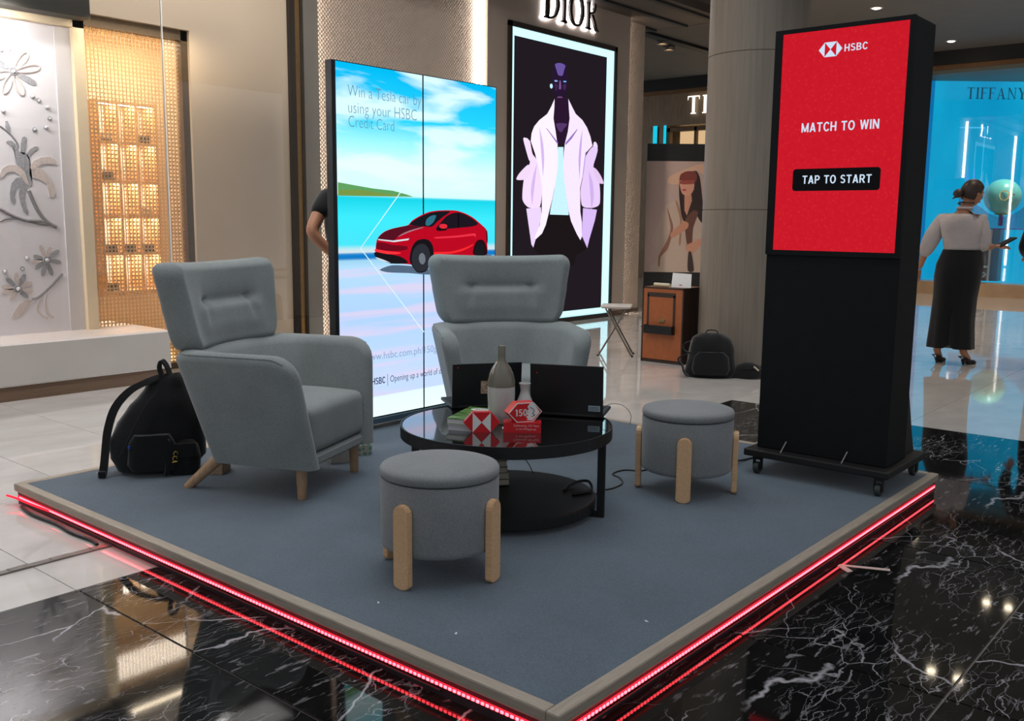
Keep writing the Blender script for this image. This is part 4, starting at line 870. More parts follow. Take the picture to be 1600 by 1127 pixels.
tag(mesh_obj('paper_card', box((0, 0, 0), (.05, .03, .002)), mat('white_paper', (228, 228, 226), .7, var=.02)), 'small white card lying at the foot of the bottle', 'card').matrix_world = Matrix.Translation((1.103, 1.135, TZ)) @ Matrix.Rotation(-.9, 4, 'Z')

M_RED = mat('signal_red', (206, 18, 30), .35, var=.03); M_WHT = mat('matt_white', (226, 224, 220), .45, var=.02)
def hexa(w, h, inset=0.): 
    w -= inset*2.3; h -= inset*2
    return [(-w/2, 0), (-w/4, -h/2), (w/4, -h/2), (w/2, 0), (w/4, h/2), (-w/4, h/2)]
def facing(o, u): return frame(o, u)
hl = thing('hexagon_block', 'red hexagonal block with a white bow tie emblem on the table', 'ornament', (1.000, 1.152, TZ+.0405))
hu = Vector((.70, -.714, 0)); Rm = frame((0, 0, 0), hu)
hw, hh, hd = .142, .081, .03
mesh_obj('block', prism(hexa(hw, hh), -hd, 0), M_RED, hl, M=Rm)
a_, b_ = hw/4, hh/2
mesh_obj('emblem', prism([(a_, -b_+.001), (a_, b_-.001), (0, 0)], 0, .0015, prism([(-a_, b_-.001), (-a_, -b_+.001), (0, 0)], 0, .0015)), M_WHT, hl, M=Rm)
tr = thing('trophy', 'red anniversary trophy, a tilted hexagon numbered 150 on a red base', 'trophy', (1.114, 1.040, TZ))
tu = Vector((.62, -.785, 0)); Rt = frame((0, 0, 0), tu)
mesh_obj('base', prism([(-.074, -.002), (.074, -.002), (.074, .040), (-.074, .040)], -.05, .012), M_RED, tr, M=Rt)
tt = mesh_obj('base_lettering', text_bm('Celebrating 150 Years', .100, .0085, .006, .0008), mat('pink_white_ink', (236, 170, 170), .5, var=.02), tr, M=Rt @ Matrix.Translation((-.034, .024, .0122)))
tt = mesh_obj('base_lettering', text_bm('in the Philippines', .078, .0085, .006, .0008), mat('pink_white_ink', (236, 170, 170), .5, var=.02), tr, M=Rt @ Matrix.Translation((-.024, .010, .0122)))
tu2 = Vector((.875, -.484, 0)); Rt2 = frame((0, 0, .0785), tu2) @ Matrix.Translation((.012, 0, 0))
hx = mesh_obj('hexagon', prism(hexa(.142, .077), -.05, .0), M_RED, tr, M=Rt2)
bm = prism(hexa(.142, .077), 0, .0015); mesh_obj('white_border', bm, M_WHT, hx)
mesh_obj('red_face', prism(hexa(.142, .077, .0035), .0015, .002), M_RED, hx)
mesh_obj('number', sans_bm('150', .050, .027, .0008, .08), M_WHT, hx, M=Matrix.Translation((-.043, -.0135, .0021)))
lion = [(.006, -.030), (.030, -.033), (.060, -.002), (.036, .033), (.020, .036), (.008, .022), (.014, .012), (.006, .006), (.012, 0), (.004, -.006), (.012, -.012), (.002, -.018), (.010, -.024)]
mesh_obj('white_figure', prism(lion, .0020, .0027), M_WHT, hx)
mesh_obj('figure_line', tube(spline([(.018, .020, .003), (.030, .014, .003), (.036, .004, .003), (.030, -.006, .003), (.040, -.012, .003), (.026, -.018, .003)]), .0012, 5), mat('dark_ink', (60, 50, 46), .5, var=.02), hx)
# stack of books on the lower shelf
for k in range(5):
    b = make_book(['lowest book of the stack on the lower table shelf', 'second book from the bottom of the stack under the table', 'third book from the bottom of the stack under the table', 'fourth book from the bottom of the stack under the table', 'topmost book of the stack under the table top'][k],
              (1.300+.006*(k % 2)-.003*k, 1.258+.004*k, 0), .9-.06*(k % 3), .12+.012*(k % 2), .17, .026, ST+.0642+.0262*k, [(96, 90, 84), (150, 144, 132), (84, 84, 80), (120, 116, 104), (70, 74, 66)][k], (176, 166, 148))
    b['group'] = 'books on the lower shelf of the round table'
tag(mesh_obj('cable', tube(spline([(1.38, 1.03, ST+.068), (1.43, 1.045, ST+.07), (1.48, 1.03, ST+.085), (1.50, .99, ST+.09), (1.47, .95, ST+.075), (1.43, .94, ST+.07), (1.36, .97, ST+.068)]), .006, 8), M_BLK), 'thick black cable loop on the right of the lower table shelf', 'cable')
tag(mesh_obj('cable', tube(spline([(1.42, 1.42, TZ-.03), (1.45, 1.40, TZ-.14), (1.50, 1.33, ST+.12), (1.49, 1.28, ST+.07)]), .002, 6), M_BLK), 'thin black cable hanging under the table top to the lower shelf', 'cable')
tag(mesh_obj('cable', tube(spline([(1.60, 1.02, ST+.004), (1.664, 1.043, ST+.004), (1.726, 1.021, ST+.004), (1.827, 1.033, ST+.004), (1.901, 1.097, ST+.004), (1.935, 1.159, ST+.004), (2.03, 1.158, ST+.004), (2.072, 1.094, ST+.004), (2.144, 1.068, ST+.004), (2.145, 1.014, ST+.004), (2.218, .987, ST+.004), (2.36, .90, ST+.01)]), .0032, 6), M_BLK), 'thin black power cable winding over the carpet behind the stool by the kiosk', 'cable')
ps = thing('power_strip', 'small black power strip with a blue light on the carpet behind the stool', 'power strip', (2.43, .87, ST), -.55)
mesh_obj('strip_body', box((-.10, -.022, 0), (.10, .022, .032), .006), M_BLK, ps)
mesh_obj('blue_light', box((-.03, -.0235, .008), (.01, -.0215, .022)), glow('blue_lamp', (40, 150, 230), 1.0), ps)
tag(mesh_obj('cable', tube(spline([(2.52, .82, ST+.015), (2.60, .815, ST+.006), (2.68, .80, ST+.006), (2.74, .72, ST+.03)]), .0045, 6), M_BLK), 'black cord from the power strip to the foot of the kiosk', 'cable')

# ================================================================== LED VIDEO SCREEN (two panels)
LX0, LX1, LY = 1.578, 2.885, 2.731
LZ0, LZ1 = .158, 2.088
led = thing('led_screen', 'tall two panel LED screen with a red car in front of the sea', 'screen', (LX0, LY, ST))
M_BEZ = mat('black_bezel', (20, 24, 28), .35, .2, var=.1)
xm = 2.241
mesh_obj('panel_housing', box((0, .002, LZ0-ST-.008), (xm-LX0-.002, .055, LZ1-ST+.006), .003), M_BEZ, led)
mesh_obj('panel_housing', box((xm-LX0+.002, .002, LZ0-ST-.008), (LX1-LX0, .055, LZ1-ST+.006), .003), M_BEZ, led)
M_SKY = bpy.data.materials.new('led_landscape'); nt, N, L_ = nodes_of(M_SKY); N.remove(N['Principled BSDF'])
tc = N.new('ShaderNodeTexCoord'); sp = N.new('ShaderNodeSeparateXYZ'); L_.new(tc.outputs['Object'], sp.inputs[0])
hgt = LZ1-LZ0
fr_ = math_n(nt, 'DIVIDE', sp.outputs['Y'], hgt)
nz_ = N.new('ShaderNodeTexNoise'); nz_.inputs['Scale'].default_value = 3; nz_.inputs['Detail'].default_value = 3; L_.new(coords(nt, (.35, 3, 1)), nz_.inputs['Vector'])
base = ramp(N, [(0, (232, 255, 255)), (.058, (226, 252, 255)), (.062, (192, 214, 246)), (.17, (186, 214, 250)), (.30, (172, 206, 246)), (.44, (176, 216, 246)), (.462, (150, 206, 232)),
                (.466, (10, 110, 190)), (.480, (20, 128, 200)), (.484, (206, 220, 226)), (.492, (190, 222, 230)), (.505, (70, 222, 240)), (.58, (60, 228, 244)), (.64, (20, 206, 226)), (.645, (206, 250, 252)), (.72, (214, 252, 255)),
                (.80, (150, 240, 255)), (.86, (40, 208, 248)), (1, (0, 182, 238))])
base.color_ramp.interpolation = 'LINEAR'; L_.new(fr_, base.inputs['Fac'])
cl = N.new('ShaderNodeTexNoise'); cl.inputs['Scale'].default_value = 2.6; cl.inputs['Detail'].default_value = 4; cl.inputs['Distortion'].default_value = .5
mp = N.new('ShaderNodeMapping'); mp.inputs['Scale'].default_value = (.55, 2.3, 1); mp.inputs['Location'].default_value = (3.3, 1.2, 0); L_.new(tc.outputs['Object'], mp.inputs['Vector']); L_.new(mp.outputs['Vector'], cl.inputs['Vector'])
clr = N.new('ShaderNodeMapRange'); clr.inputs['From Min'].default_value = .44; clr.inputs['From Max'].default_value = .60; L_.new(cl.outputs['Fac'], clr.inputs['Value'])
insky = N.new('ShaderNodeMapRange'); insky.inputs['From Min'].default_value = .645; insky.inputs['From Max'].default_value = .70; L_.new(fr_, insky.inputs['Value'])
cf = math_n(nt, 'MULTIPLY', clr.outputs['Result'], insky.outputs['Result'])
col1 = mixrgb(nt, math_n(nt, 'MULTIPLY', cf, .85), base.outputs['Color'], lin((228, 254, 255)))
below = math_n(nt, 'LESS_THAN', fr_, .46); above = math_n(nt, 'GREATER_THAN', fr_, .06)
st1 = N.new('ShaderNodeMapRange'); st1.inputs['From Min'].default_value = .48; st1.inputs['From Max'].default_value = .62
nr = N.new('ShaderNodeTexNoise'); nr.inputs['Scale'].default_value = 5; nr.inputs['Detail'].default_value = 3; L_.new(coords(nt, (.12, 2.6, 1), rot=(0, 0, .02)), nr.inputs['Vector']); L_.new(nr.outputs['Fac'], st1.inputs['Value'])
pk = math_n(nt, 'MULTIPLY', math_n(nt, 'MULTIPLY', st1.outputs['Result'], below), math_n(nt, 'MULTIPLY', above, .75))
col2 = mixrgb(nt, pk, col1, lin((222, 206, 232)))
em = N.new('ShaderNodeEmission'); em.inputs[1].default_value = 1.12; L_.new(col2, em.inputs[0]); L_.new(em.outputs[0], N['Material Output'].inputs['Surface'])
LF = frame((1.616-LX0, 0, LZ0-ST), (1, 0, 0))
mesh_obj('screen_face', box((-.012, 0, -.002), (xm-1.616-.0065, hgt, -.0005+.001)), M_SKY, led, M=LF)
mesh_obj('screen_face', box((xm-1.616+.0065, 0, -.002), (2.874-1.616, hgt, -.0005+.001)), M_SKY, led, M=LF)
SX, SZ = 1.616, LZ0
loc2 = lambda x, z: (x-SX, z-SZ)
AR = dict(ART['car'])
AR['hill'] = [(1.605, 1.395), (1.605, 1.465), (1.70, 1.455), (1.85, 1.44), (2.0, 1.432), (2.10, 1.415), (2.16, 1.402)]
AR['hill2'] = [(1.605, 1.395), (1.605, 1.425), (1.75, 1.43), (1.95, 1.415), (2.08, 1.402)]
def band(pts, wd):
    out = []; back = []
    for (x0, z0), (x1, z1) in zip(pts, pts[1:]): pass
    n = len(pts)
    for k, (x, z) in enumerate(pts):
        a = Vector(pts[max(0, k-1)]); b = Vector(pts[min(n-1, k+1)]); d = (b-a).normalized(); s = Vector((-d.y, d.x))*wd/2
        out.append((x+s.x, z+s.y)); back.append((x-s.x, z-s.y))
    return out+back[::-1]
AR['chevron'] = band([(2.10, 1.468), (1.756, 1.114), (2.24, .612)], .007)
wheel_c = lambda nm: (sum(p[0] for p in AR[nm])/len(AR[nm]), sum(p[1] for p in AR[nm])/len(AR[nm]))
C_COL = [('hill', (96, 160, 96)), ('hill2', (120, 150, 70)), ('chevron', (214, 244, 246)), ('shadow', (84, 104, 126)), ('body', (186, 10, 34)), ('hood', (86, 18, 34)), ('hoodline', (170, 120, 134)), ('windscreen', (24, 24, 32)), ('glassview', (46, 112, 130)),
         ('sidewindow', (30, 22, 32)), ('pillar', (12, 10, 14)), ('mirrorbase', (26, 14, 18)), ('mirror', (226, 44, 60)), ('grille', (110, 10, 28)), ('bumper', (26, 22, 26)), ('highlight', (248, 50, 58)), ('lamp', (214, 226, 236)),
         ('lip', (210, 216, 220)), ('doorline', (236, 50, 70)), ('sill', (244, 40, 46)), ('arch', (24, 20, 26)), ('wheel', (44, 46, 54)), ('hub', (110, 116, 126)), ('rear_arch', (40, 14, 20)), ('rear_wheel', (24, 26, 30)), ('tail', (60, 12, 20))]
cp = picture(led, AR, C_COL, (1.616-LX0, -.001, LZ0-ST), FXm, 'car_picture', base=.0006, step=.00012, strength=1.05, off=(SX, SZ))
M_INK = glow('grey_screen_text', (96, 146, 172), 1.0); M_INK2 = glow('faint_screen_text', (140, 152, 186), 1.0); M_INK3 = glow('dark_screen_text', (44, 66, 96), 1.0)
def led_text(s, x0, z0, wdt, cap, m, bold=0.): mesh_obj('lettering', text_bm(s, wdt, cap, bold), m, led, M=LF @ Matrix.Translation((x0-SX, z0-SZ, .0045)))
led_text('Win a Tesla car by', 1.679, 1.917, .542, .058, M_INK, -.016)
led_text('using your HSBC', 1.682, 1.831, .503, .058, M_INK, -.016)
led_text('Credit Card', 1.682, 1.758, .328, .056, M_INK, -.016)
led_text('www.hsbc.com.ph/150grandraffle', 1.772, .486, .80, .040, M_INK2, -.008)
mesh_obj('lettering', sans_bm('HSBC', .10, .038, .0006), M_INK3, led, M=LF @ Matrix.Translation((1.826-SX, .345-SZ, .0045)))
led_text('Opening up a world of opportunity', 1.965, .346, .60, .036, M_INK3, -.004)
mesh_obj('lettering', boxes([((1.944-SX, .325-SZ, .004), (1.9465-SX, .395-SZ, .0046))]), M_INK3, led, M=LF)
hs = .06
mesh_obj('hexagon_emblem', prism([(0, 0), (.03, -.02), (.03, .02)], .004, .0046, prism([(.09, 0), (.06, .02), (.06, -.02)], .004, .0046, prism([(.03, .02), (.06, .02), (.045, 0)], .004, .0046, prism([(.03, -.02), (.045, 0), (.06, -.02)], .004, .0046)))), glow('emblem_red', (210, 30, 44), 1.0), led, M=LF @ Matrix.Translation((1.722-SX, .364-SZ, 0)))
mesh_obj('base_bar', box((.0, -.012, .028), (LX1-LX0, .075, .060), .004), mat('steel_blue_base', (92, 112, 126), .25, .5, var=.08), led)
for k in range(3): mesh_obj('foot', box((.03+.60*k, -.03, 0), (.09+.60*k, .20, .028), .003), M_BLK, led)

# ================================================================== KIOSK
kx, ky0, ky1 = 2.47, .078, .690
kz0, kz1 = ST+.118, ST+2.04
ki = thing('touch_kiosk', 'tall black kiosk on castors with a red touch screen', 'kiosk', (kx, ky0, ST))
M_KB = mat('black_board', (9, 10, 11), .7, var=.25, vscale=14, spec=.3); M_KS = mat('black_board_side', (19, 17, 15), .55, var=.2, vscale=14)
mesh_obj('cabinet', box((0, 0, .118), (.256, ky1-ky0, 2.04), .005), M_KB, ki)
mesh_obj('cabinet_bezel', boxes([((-.012, 0, 1.04), (.0, ky1-ky0, 1.062)), ((-.012, 0, 2.022), (.0, ky1-ky0, 2.04)), ((-.012, .0, 1.062), (.0, .022, 2.022)), ((-.012, ky1-ky0-.034, 1.062), (.0, ky1-ky0, 2.022))]), M_KB, ki)
KF = frame((-.003, ky1-ky0, 0), (0, -1, 0))      # u runs right as seen from the front
M_RS = bpy.data.materials.new('red_touch_screen'); nt, N, L_ = nodes_of(M_RS); N.remove(N['Principled BSDF'])
vo = N.new('ShaderNodeTexVoronoi'); vo.inputs['Scale'].default_value = 60; L_.new(coords(nt), vo.inputs['Vector'])
rr = ramp(N, [(.0, (214, 52, 54)), (.22, (204, 28, 42)), (1., (200, 24, 40))]); L_.new(vo.outputs['Distance'], rr.inputs['Fac'])
em = N.new('ShaderNodeEmission'); em.inputs[1].default_value = 1.0; L_.new(rr.outputs['Color'], em.inputs[0]); L_.new(em.outputs[0], N['Material Output'].inputs['Surface'])
mesh_obj('touch_screen', box((.034, 1.062, -.003), (.590, 2.022, .002)), M_RS, ki, M=KF)
M_WS = glow('white_screen_text', (206, 226, 246), 1.0); M_BS = glow('black_screen_button', (16, 16, 18), 1.0)
def kz_text(s, y_left, z0, wdt, cap): mesh_obj('lettering', sans_bm(s, wdt, cap, .0008, .14), M_WS, ki, M=KF @ Matrix.Translation((ky1-y_left, z0, .0036)))
kz_text('MATCH TO WIN', .547, 1.588, .345, .040)
rb_ = []
for cx_, cz_, a0 in ((.490, 1.408, 0), (.142, 1.408, PI/2), (.142, 1.350, PI), (.490, 1.350, 1.5*PI)):
    for q in range(5): rb_.append((ky1-.69+0+cx_, cz_)); 
btn = []
for cx_, cz_, a0 in ((.493, 1.413, 0), (.127, 1.413, PI/2), (.127, 1.343, PI), (.493, 1.343, 1.5*PI)):
    for q in range(5): a = a0+q*PI/8; btn.append((cx_+.014*math.cos(a), cz_+.014*math.sin(a)))
mesh_obj('screen_button', prism(btn, .0022, .0030), M_BS, ki, M=KF)
kz_text('TAP TO START', .530, 1.361, .310, .036)
kz_text('HSBC', .372, 1.922, .100, .030)
e0, ez, ew, eh = ky1-.487, 1.937, .105, .062
q_ = lambda a, b: (e0+ew*a, ez+eh*(b-.5))
bm = bmesh.new()
for tri in (((0, .5), (.25, 0), (.25, 1)), ((1, .5), (.75, 1), (.75, 0)), ((.25, 1), (.75, 1), (.5, .5)), ((.25, 0), (.5, .5), (.75, 0))):
    prism([q_(a, b) for a, b in (tri if tri[0] != (.25, 1) else ((.25, 1), (.5, .5), (.75, 1)))], .0022, .0036, bm)
mesh_obj('hexagon_emblem', bm, M_WS, ki, M=KF)
mesh_obj('base_board', box((-.07, -.035, .084), (.46, ky1-ky0+.035, .118), .006), M_KS, ki)
for k, (x, y) in enumerate(((-.035, .012), (-.035, .585), (.43, .012), (.43, .585))):
    c = mesh_obj('caster', boxes([((x-.022, y-.018, .070), (x+.022, y+.018, .084)), ((x-.016, y-.020, .02), (x+.010, y-.016, .074)), ((x-.016, y+.016, .02), (x+.010, y+.020, .074))]), M_KS, ki)
    whl = mesh_obj('wheel', lathe([(0, -.013), (.024, -.013), (.028, -.009), (.028, .009), (.024, .013), (0, .013)], 20), mat('grey_rubber', (52, 58, 54), .5, var=.1), c, smooth=False)
    whl.matrix_local = Matrix.Translation((x-.004, y, .028)) @ Matrix.Rotation(PI/2, 4, 'X')
for y in (.02, ky1-ky0-.045):
    mesh_obj('rear_brace', prism([(.256, .118), (.44, .118), (.40, .20), (.256, .56)], 0, .025), M_KS, ki, M=Matrix(((1, 0, 0, 0), (0, 0, 1, y), (0, 1, 0, 0), (0, 0, 0, 1))))
for y in (.46, .17):
    mesh_obj('bolt', tube([(-.045, y+.012, .118), (-.012, y, .168)], .0028, 8), mat('steel_bolt', (150, 146, 140), .3, .8, var=.05), ki)

# ================================================================== BAGS
M_NYL = fabric('black_nylon', (21, 22, 23), 160); M_STRAP = fabric('black_webbing', (22, 22, 24), 260)
M_GOLD = mat('gold_clip', (190, 160, 90), .3, .9, var=.1)
def lumpy(bm, amp, sc_, seed=0):
    from mathutils import noise
    for v in bm.verts:
        d = noise.noise_vector(v.co*sc_+Vector((seed, 0, 0)))*amp
        v.co += Vector((d.x, d.y, d.z*(1 if v.co.z > .03 else 0)))
def strap(pts, wd, th, side):
    """flat webbing: sweep of a thin rectangle; side = width direction"""
    P = spline(pts, 7); s = Vector(side).normalized(); bm = bmesh.new(); R = []
    for i, p in enumerate(P):
        d = (P[min(i+1, len(P)-1)]-P[max(i-1, 0)]).normalized(); n = d.cross(s).normalized()
        R.append([bm.verts.new(p+s*a*wd/2+n*b*th/2) for a, b in ((-1, -1), (1, -1), (1, 1), (-1, 1))])
    for A, B in zip(R, R[1:]):
        for k in range(4): bm.faces.new((A[k], A[(k+1) % 4], B[(k+1) % 4], B[k]))
    bm.faces.new(R[0]); bm.faces.new(R[-1][::-1]); return bm
bp_ = thing('backpack', 'black backpack slumped behind the left armchair at the stage edge', 'backpack', (.49, 2.80, ST), math.radians(-34))
# local x runs right in the picture, local -y towards the viewer
prof = [(.0, -.085, .20, .07), (.02, -.125, .215, .085), (.08, -.155, .27, .095), (.16, -.150, .275, .095), (.24, -.110, .265, .085), (.32, -.055, .245, .075), (.39, .005, .205, .06), (.44, .045, .19, .045), (.468, .075, .165, .02)]
bm = loft([ell((a+b)/2, .01+.02*z, z, (b-a)/2, d, 28, 2.5) for z, a, b, d in prof]); bmesh.ops.subdivide_edges(bm, edges=bm.edges[:], cuts=1, use_grid_fill=True); lumpy(bm, .012, 11)
body_ = mesh_obj('pack_body', bm, M_NYL, bp_, smooth=True)
bm = loft([ell(.04, -.085, z, rx, .03, 22, 3) for z, rx in ((.03, .09), (.06, .105), (.16, .10), (.20, .08))]); lumpy(bm, .008, 14, 3)
mesh_obj('front_pocket', bm, M_NYL, bp_, smooth=True)
mesh_obj('shoulder_strap', strap([(.085, .0, .452), (.03, -.02, .435), (-.05, -.03, .395), (-.115, -.035, .32), (-.150, -.035, .22), (-.165, -.04, .12), (-.172, -.05, .06), (-.180, -.055, .012)], .036, .010, (.9, -.25, -.35)), M_STRAP, bp_)
mesh_obj('strap_end', box((-.198, -.075, .003), (-.164, -.045, .035), .006), M_STRAP, bp_)
mesh_obj('grab_handle', strap([(.088, .0, .455), (.080, -.005, .50), (.092, -.005, .528), (.112, 0, .50), (.125, .005, .455)], .026, .008, (.55, .8, .2)), M_STRAP, bp_)
mesh_obj('zip_line', tube(spline([(-.10, -.085, .10), (-.04, -.10, .22), (.02, -.08, .33), (.08, -.06, .40)]), .0035, 6), M_STRAP, bp_)
mesh_obj('blue_tab', box((-.062, -.112, .142), (-.050, -.104, .156), .002), mat('blue_tab', (30, 70, 150), .5, var=.05), bp_)
sb = thing('shoulder_bag', 'small black bag with brass clips leaning against the backpack', 'bag', (.605, 2.665, ST), math.radians(-34))
bm = loft([ell(0, .0, z, rx, ry, 22, 2.8) for z, rx, ry in ((0, .06, .045), (.015, .075, .05), (.08, .078, .05), (.14, .068, .04), (.165, .05, .02))]); lumpy(bm, .007, 16, 5)
mesh_obj('bag_body', bm, M_NYL, sb, smooth=True)
mesh_obj('flap', box((-.06, -.055, .09), (.06, -.043, .155), .006), M_NYL, sb)
mesh_obj('bag_strap', strap([(-.055, -.04, .155), (-.075, -.052, .11), (-.062, -.062, .06), (-.07, -.065, .01)], .026, .006, (1, .4, 0)), M_STRAP, sb)
for c in ((-.028, -.064, .108), (-.032, -.066, .086)):
    mesh_obj('clip', tube([(c[0]+.009*math.cos(t), c[1], c[2]+.012*math.sin(t)) for t in [2*PI*q/12 for q in range(11)]], .0022, 6), M_GOLD, sb)
mesh_obj('clip', tube([(-.045, -.066, .07), (-.022, -.068, .074)], .003, 6), M_GOLD, sb)
mesh_obj('buckle', boxes([((-.078, -.060, .150), (-.052, -.052, .178))]), mat('dark_buckle', (74, 74, 84), .3, .3, var=.1), sb)

cb = thing('cork_block', 'small speckled cork coloured block on the carpet under the left armchair', 'block', (.655, 2.565, ST), math.atan2(-.068, .047))
mesh_obj('block_body', box((0, 0, 0), (.083, .10, .062), .003), mat('cork', (150, 124, 100), .7, var=.35, vscale=120), cb)
mesh_obj('block_top', box((.004, .004, .0605), (.079, .096, .0635), .001), mat('cork_top', (128, 98, 74), .7, var=.25, vscale=100), cb)
pb = thing('paper_bag', 'pale paper bag with teal dots behind the right leg of the left armchair', 'bag', (1.39, 2.36, ST), math.radians(-30))
bm = loft([ell(0, 0, 0, .075, .05, 16, 6), ell(0, 0, .05, .078, .052, 16, 6), ell(0, 0, .11, .066, .03, 16, 6), ell(.002, 0, .13, .06, .012, 16, 6)])
M_DOT = bpy.data.materials.new('teal_dot_paper'); nt, N, L_ = nodes_of(M_DOT)
vo = N.new('ShaderNodeTexVoronoi'); vo.inputs['Scale'].default_value = 38; vo.inputs['Randomness'].default_value = .4; L_.new(coords(nt), vo.inputs['Vector'])
rr = ramp(N, [(.0, (92, 142, 134)), (.30, (92, 142, 134)), (.42, (176, 168, 148)), (1, (176, 168, 148))]); L_.new(vo.outputs['Distance'], rr.inputs['Fac']); L_.new(rr.outputs['Color'], N['Principled BSDF'].inputs['Base Color'])
mesh_obj('bag_body', bm, M_DOT, pb); mesh_obj('folded_top', box((-.06, -.014, .122), (.064, .014, .134), .002), M_DOT, pb)
wb = thing('carton', 'small pale carton on the carpet under the front of the left armchair', 'carton', (1.235, 2.30, ST), math.radians(-25))
mesh_obj('carton_body', box((-.055, -.04, 0), (.055, .04, .075), .002), mat('pale_carton', (172, 168, 158), .6, var=.06), wb)
mesh_obj('carton_flap', box((-.055, -.04, .0755), (.055, -.001, .077)), mat('pale_carton', (172, 168, 158), .6, var=.06), wb)

fbk = thing('backpack', 'black backpack on the white tiles in front of the round column', 'backpack', (5.36, 2.50, 0), math.radians(-57))
bm = loft([ell(0, 0, z, rx, ry, 26, 2.8) for z, rx, ry in ((0, .19, .10), (.03, .215, .12), (.12, .20, .125), (.24, .185, .11), (.32, .15, .09), (.355, .09, .05), (.362, .04, .02))]); bmesh.ops.subdivide_edges(bm, edges=bm.edges[:], cuts=1, use_grid_fill=True); lumpy(bm, .018, 9, 8)
mesh_obj('pack_body', bm, M_NYL, fbk, smooth=True)
bm = loft([ell(-.01, -.115, z, rx, .035, 20, 3) for z, rx in ((.03, .13), (.08, .15), (.18, .14), (.22, .10))]); lumpy(bm, .01, 12, 2)
mesh_obj('front_pocket', bm, M_NYL, fbk, smooth=True)
mesh_obj('grab_handle', strap([(-.06, 0, .345), (-.04, 0, .385), (.03, 0, .385), (.05, 0, .35)], .025, .008, (0, 1, 0)), M_STRAP, fbk)
mesh_obj('side_loop', strap([(-.18, -.06, .30), (-.235, -.07, .27), (-.225, -.07, .22), (-.17, -.07, .20)], .03, .01, (.2, 1, 0)), M_STRAP, fbk)
mesh_obj('shoulder_strap', strap([(-.20, -.09, .20), (-.275, -.12, .16), (-.24, -.13, .10), (-.225, -.12, .05), (-.19, -.13, .015)], .03, .01, (.3, 1, 0)), M_STRAP, fbk)
fp = thing('pouch', 'small black pouch with a pale tab lying right of the column backpack', 'pouch', (5.50, 2.235, 0), math.radians(-62))
bm = loft([ell(0, 0, z, rx, ry, 22, 2.4) for z, rx, ry in ((0, .10, .07), (.02, .125, .085), (.07, .12, .08), (.11, .085, .055), (.128, .03, .02))]); lumpy(bm, .012, 13, 4)
mesh_obj('pouch_body', bm, M_NYL, fp, smooth=True); mesh_obj('pale_tab', tube([(.045, -.078, .108), (.085, -.078, .075)], .008, 6), mat('pale_tab', (190, 176, 150), .5, var=.05), fp)
mesh_obj('pouch_zip', tube(spline([(-.11, -.04, .06), (-.02, -.085, .085), (.07, -.07, .09)]), .004, 6), M_STRAP, fp)

# ================================================================== TRUNK, FOLDING STOOL, CARD
tk = thing('trunk_cabinet', 'orange brown trunk cabinet with dark edging in front of the column', 'cabinet', (5.72, 2.985, 0))
M_ORG = mat('orange_leatherette', (156, 86, 46), .45, var=.08, vscale=20); M_TRK = mat('dark_trunk_edge', (48, 36, 30), .5, var=.15, vscale=20); M_TRS = mat('dark_brown_side', (54, 34, 26), .5, var=.15, vscale=14)
TW, TD, TH = .43, .34, .688
mesh_obj('body', box((.006, .006, .01), (TD, TW-.006, TH-.006)), M_TRS, tk)
mesh_obj('front_panel', box((0, .012, .03), (.008, TW-.012, TH-.014)), M_ORG, tk)
mesh_obj('top_panel', box((.004, .004, TH-.006), (TD, TW-.004, TH)), mat('trunk_top', (128, 84, 58), .5, var=.08), tk)
e_ = .014
mesh_obj('edging', boxes([((-.003, 0, 0), (.012, e_, TH)), ((-.003, TW-e_, 0), (.012, TW, TH)), ((-.003, 0, TH-e_), (.012, TW, TH)), ((-.003, 0, 0), (.012, TW, e_*1.6)), ((.012, 0, 0), (TD, e_, e_)), ((.012, 0, TH-e_), (TD, e_, TH+.001)), ((TD-e_, 0, 0), (TD, e_, TH))]), M_TRK, tk)
dr = mesh_obj('hatch', boxes([((-.006, .085, .28), (.0, .105, .62)), ((-.006, TW-.075, .28), (.0, TW-.055, .62)), ((-.006, .085, .60), (.0, TW-.055, .64)), ((-.006, .085, .265), (.0, TW-.055, .285))]), M_TRK, tk)
mesh_obj('hatch_panel', box((-.004, .105, .285), (.001, TW-.075, .60)), M_ORG, dr)
mesh_obj('tray', boxes([((-.05, .08, .268), (-.004, TW-.05, .29)), ((-.05, .08, .29), (-.045, TW-.05, .345)), ((-.05, .08, .29), (-.004, .086, .345)), ((-.05, TW-.056, .29), (-.004, TW-.05, .345))]), mat('dark_metal_tray', (40, 42, 44), .35, .5, var=.1), dr)
mesh_obj('latch', box((-.012, .185, .37), (-.004, .245, .405), .004), mat('brass_latch', (150, 132, 96), .3, .8, var=.1), dr)
cd = tag(mesh_obj('card_sign', prism([(0, 0), (.19, 0), (.185, .125), (.004, .130)], 0, .004), mat('white_paper', (228, 228, 226), .7, var=.02)), 'white blank card standing on top of the trunk cabinet', 'card')
cd.matrix_world = frame((5.80, 3.165, TH+.001), (0.12, -1, 0)) @ Matrix.Rotation(-.15, 4, 'X')
mesh_obj('red_print', boxes([((.075, .018, .0042), (.105, .026, .0046))]), mat('print_red', (190, 60, 60), .5, var=.02), cd)
tag(mesh_obj('rolled_paper', tube([(5.80, 3.34, TH+.018), (5.78, 3.17, TH+.018)], .017, 12), mat('cream_paper', (206, 196, 170), .6, var=.06)), 'roll of cream paper lying on the trunk cabinet left of the card', 'paper roll')
wbp = thing('white_board', 'narrow white board standing against the left side of the trunk cabinet', 'board', (5.88, 3.43, 0))
mesh_obj('board_sheet', box((0, .003, 0), (.03, .12, .36), .003), mat('white_board_skin', (176, 174, 170), .5, var=.04), wbp)
mesh_obj('board_edge', boxes([((-.002, .003, .35), (.032, .122, .363))]), mat('board_edge', (150, 148, 144), .5, var=.04), wbp)
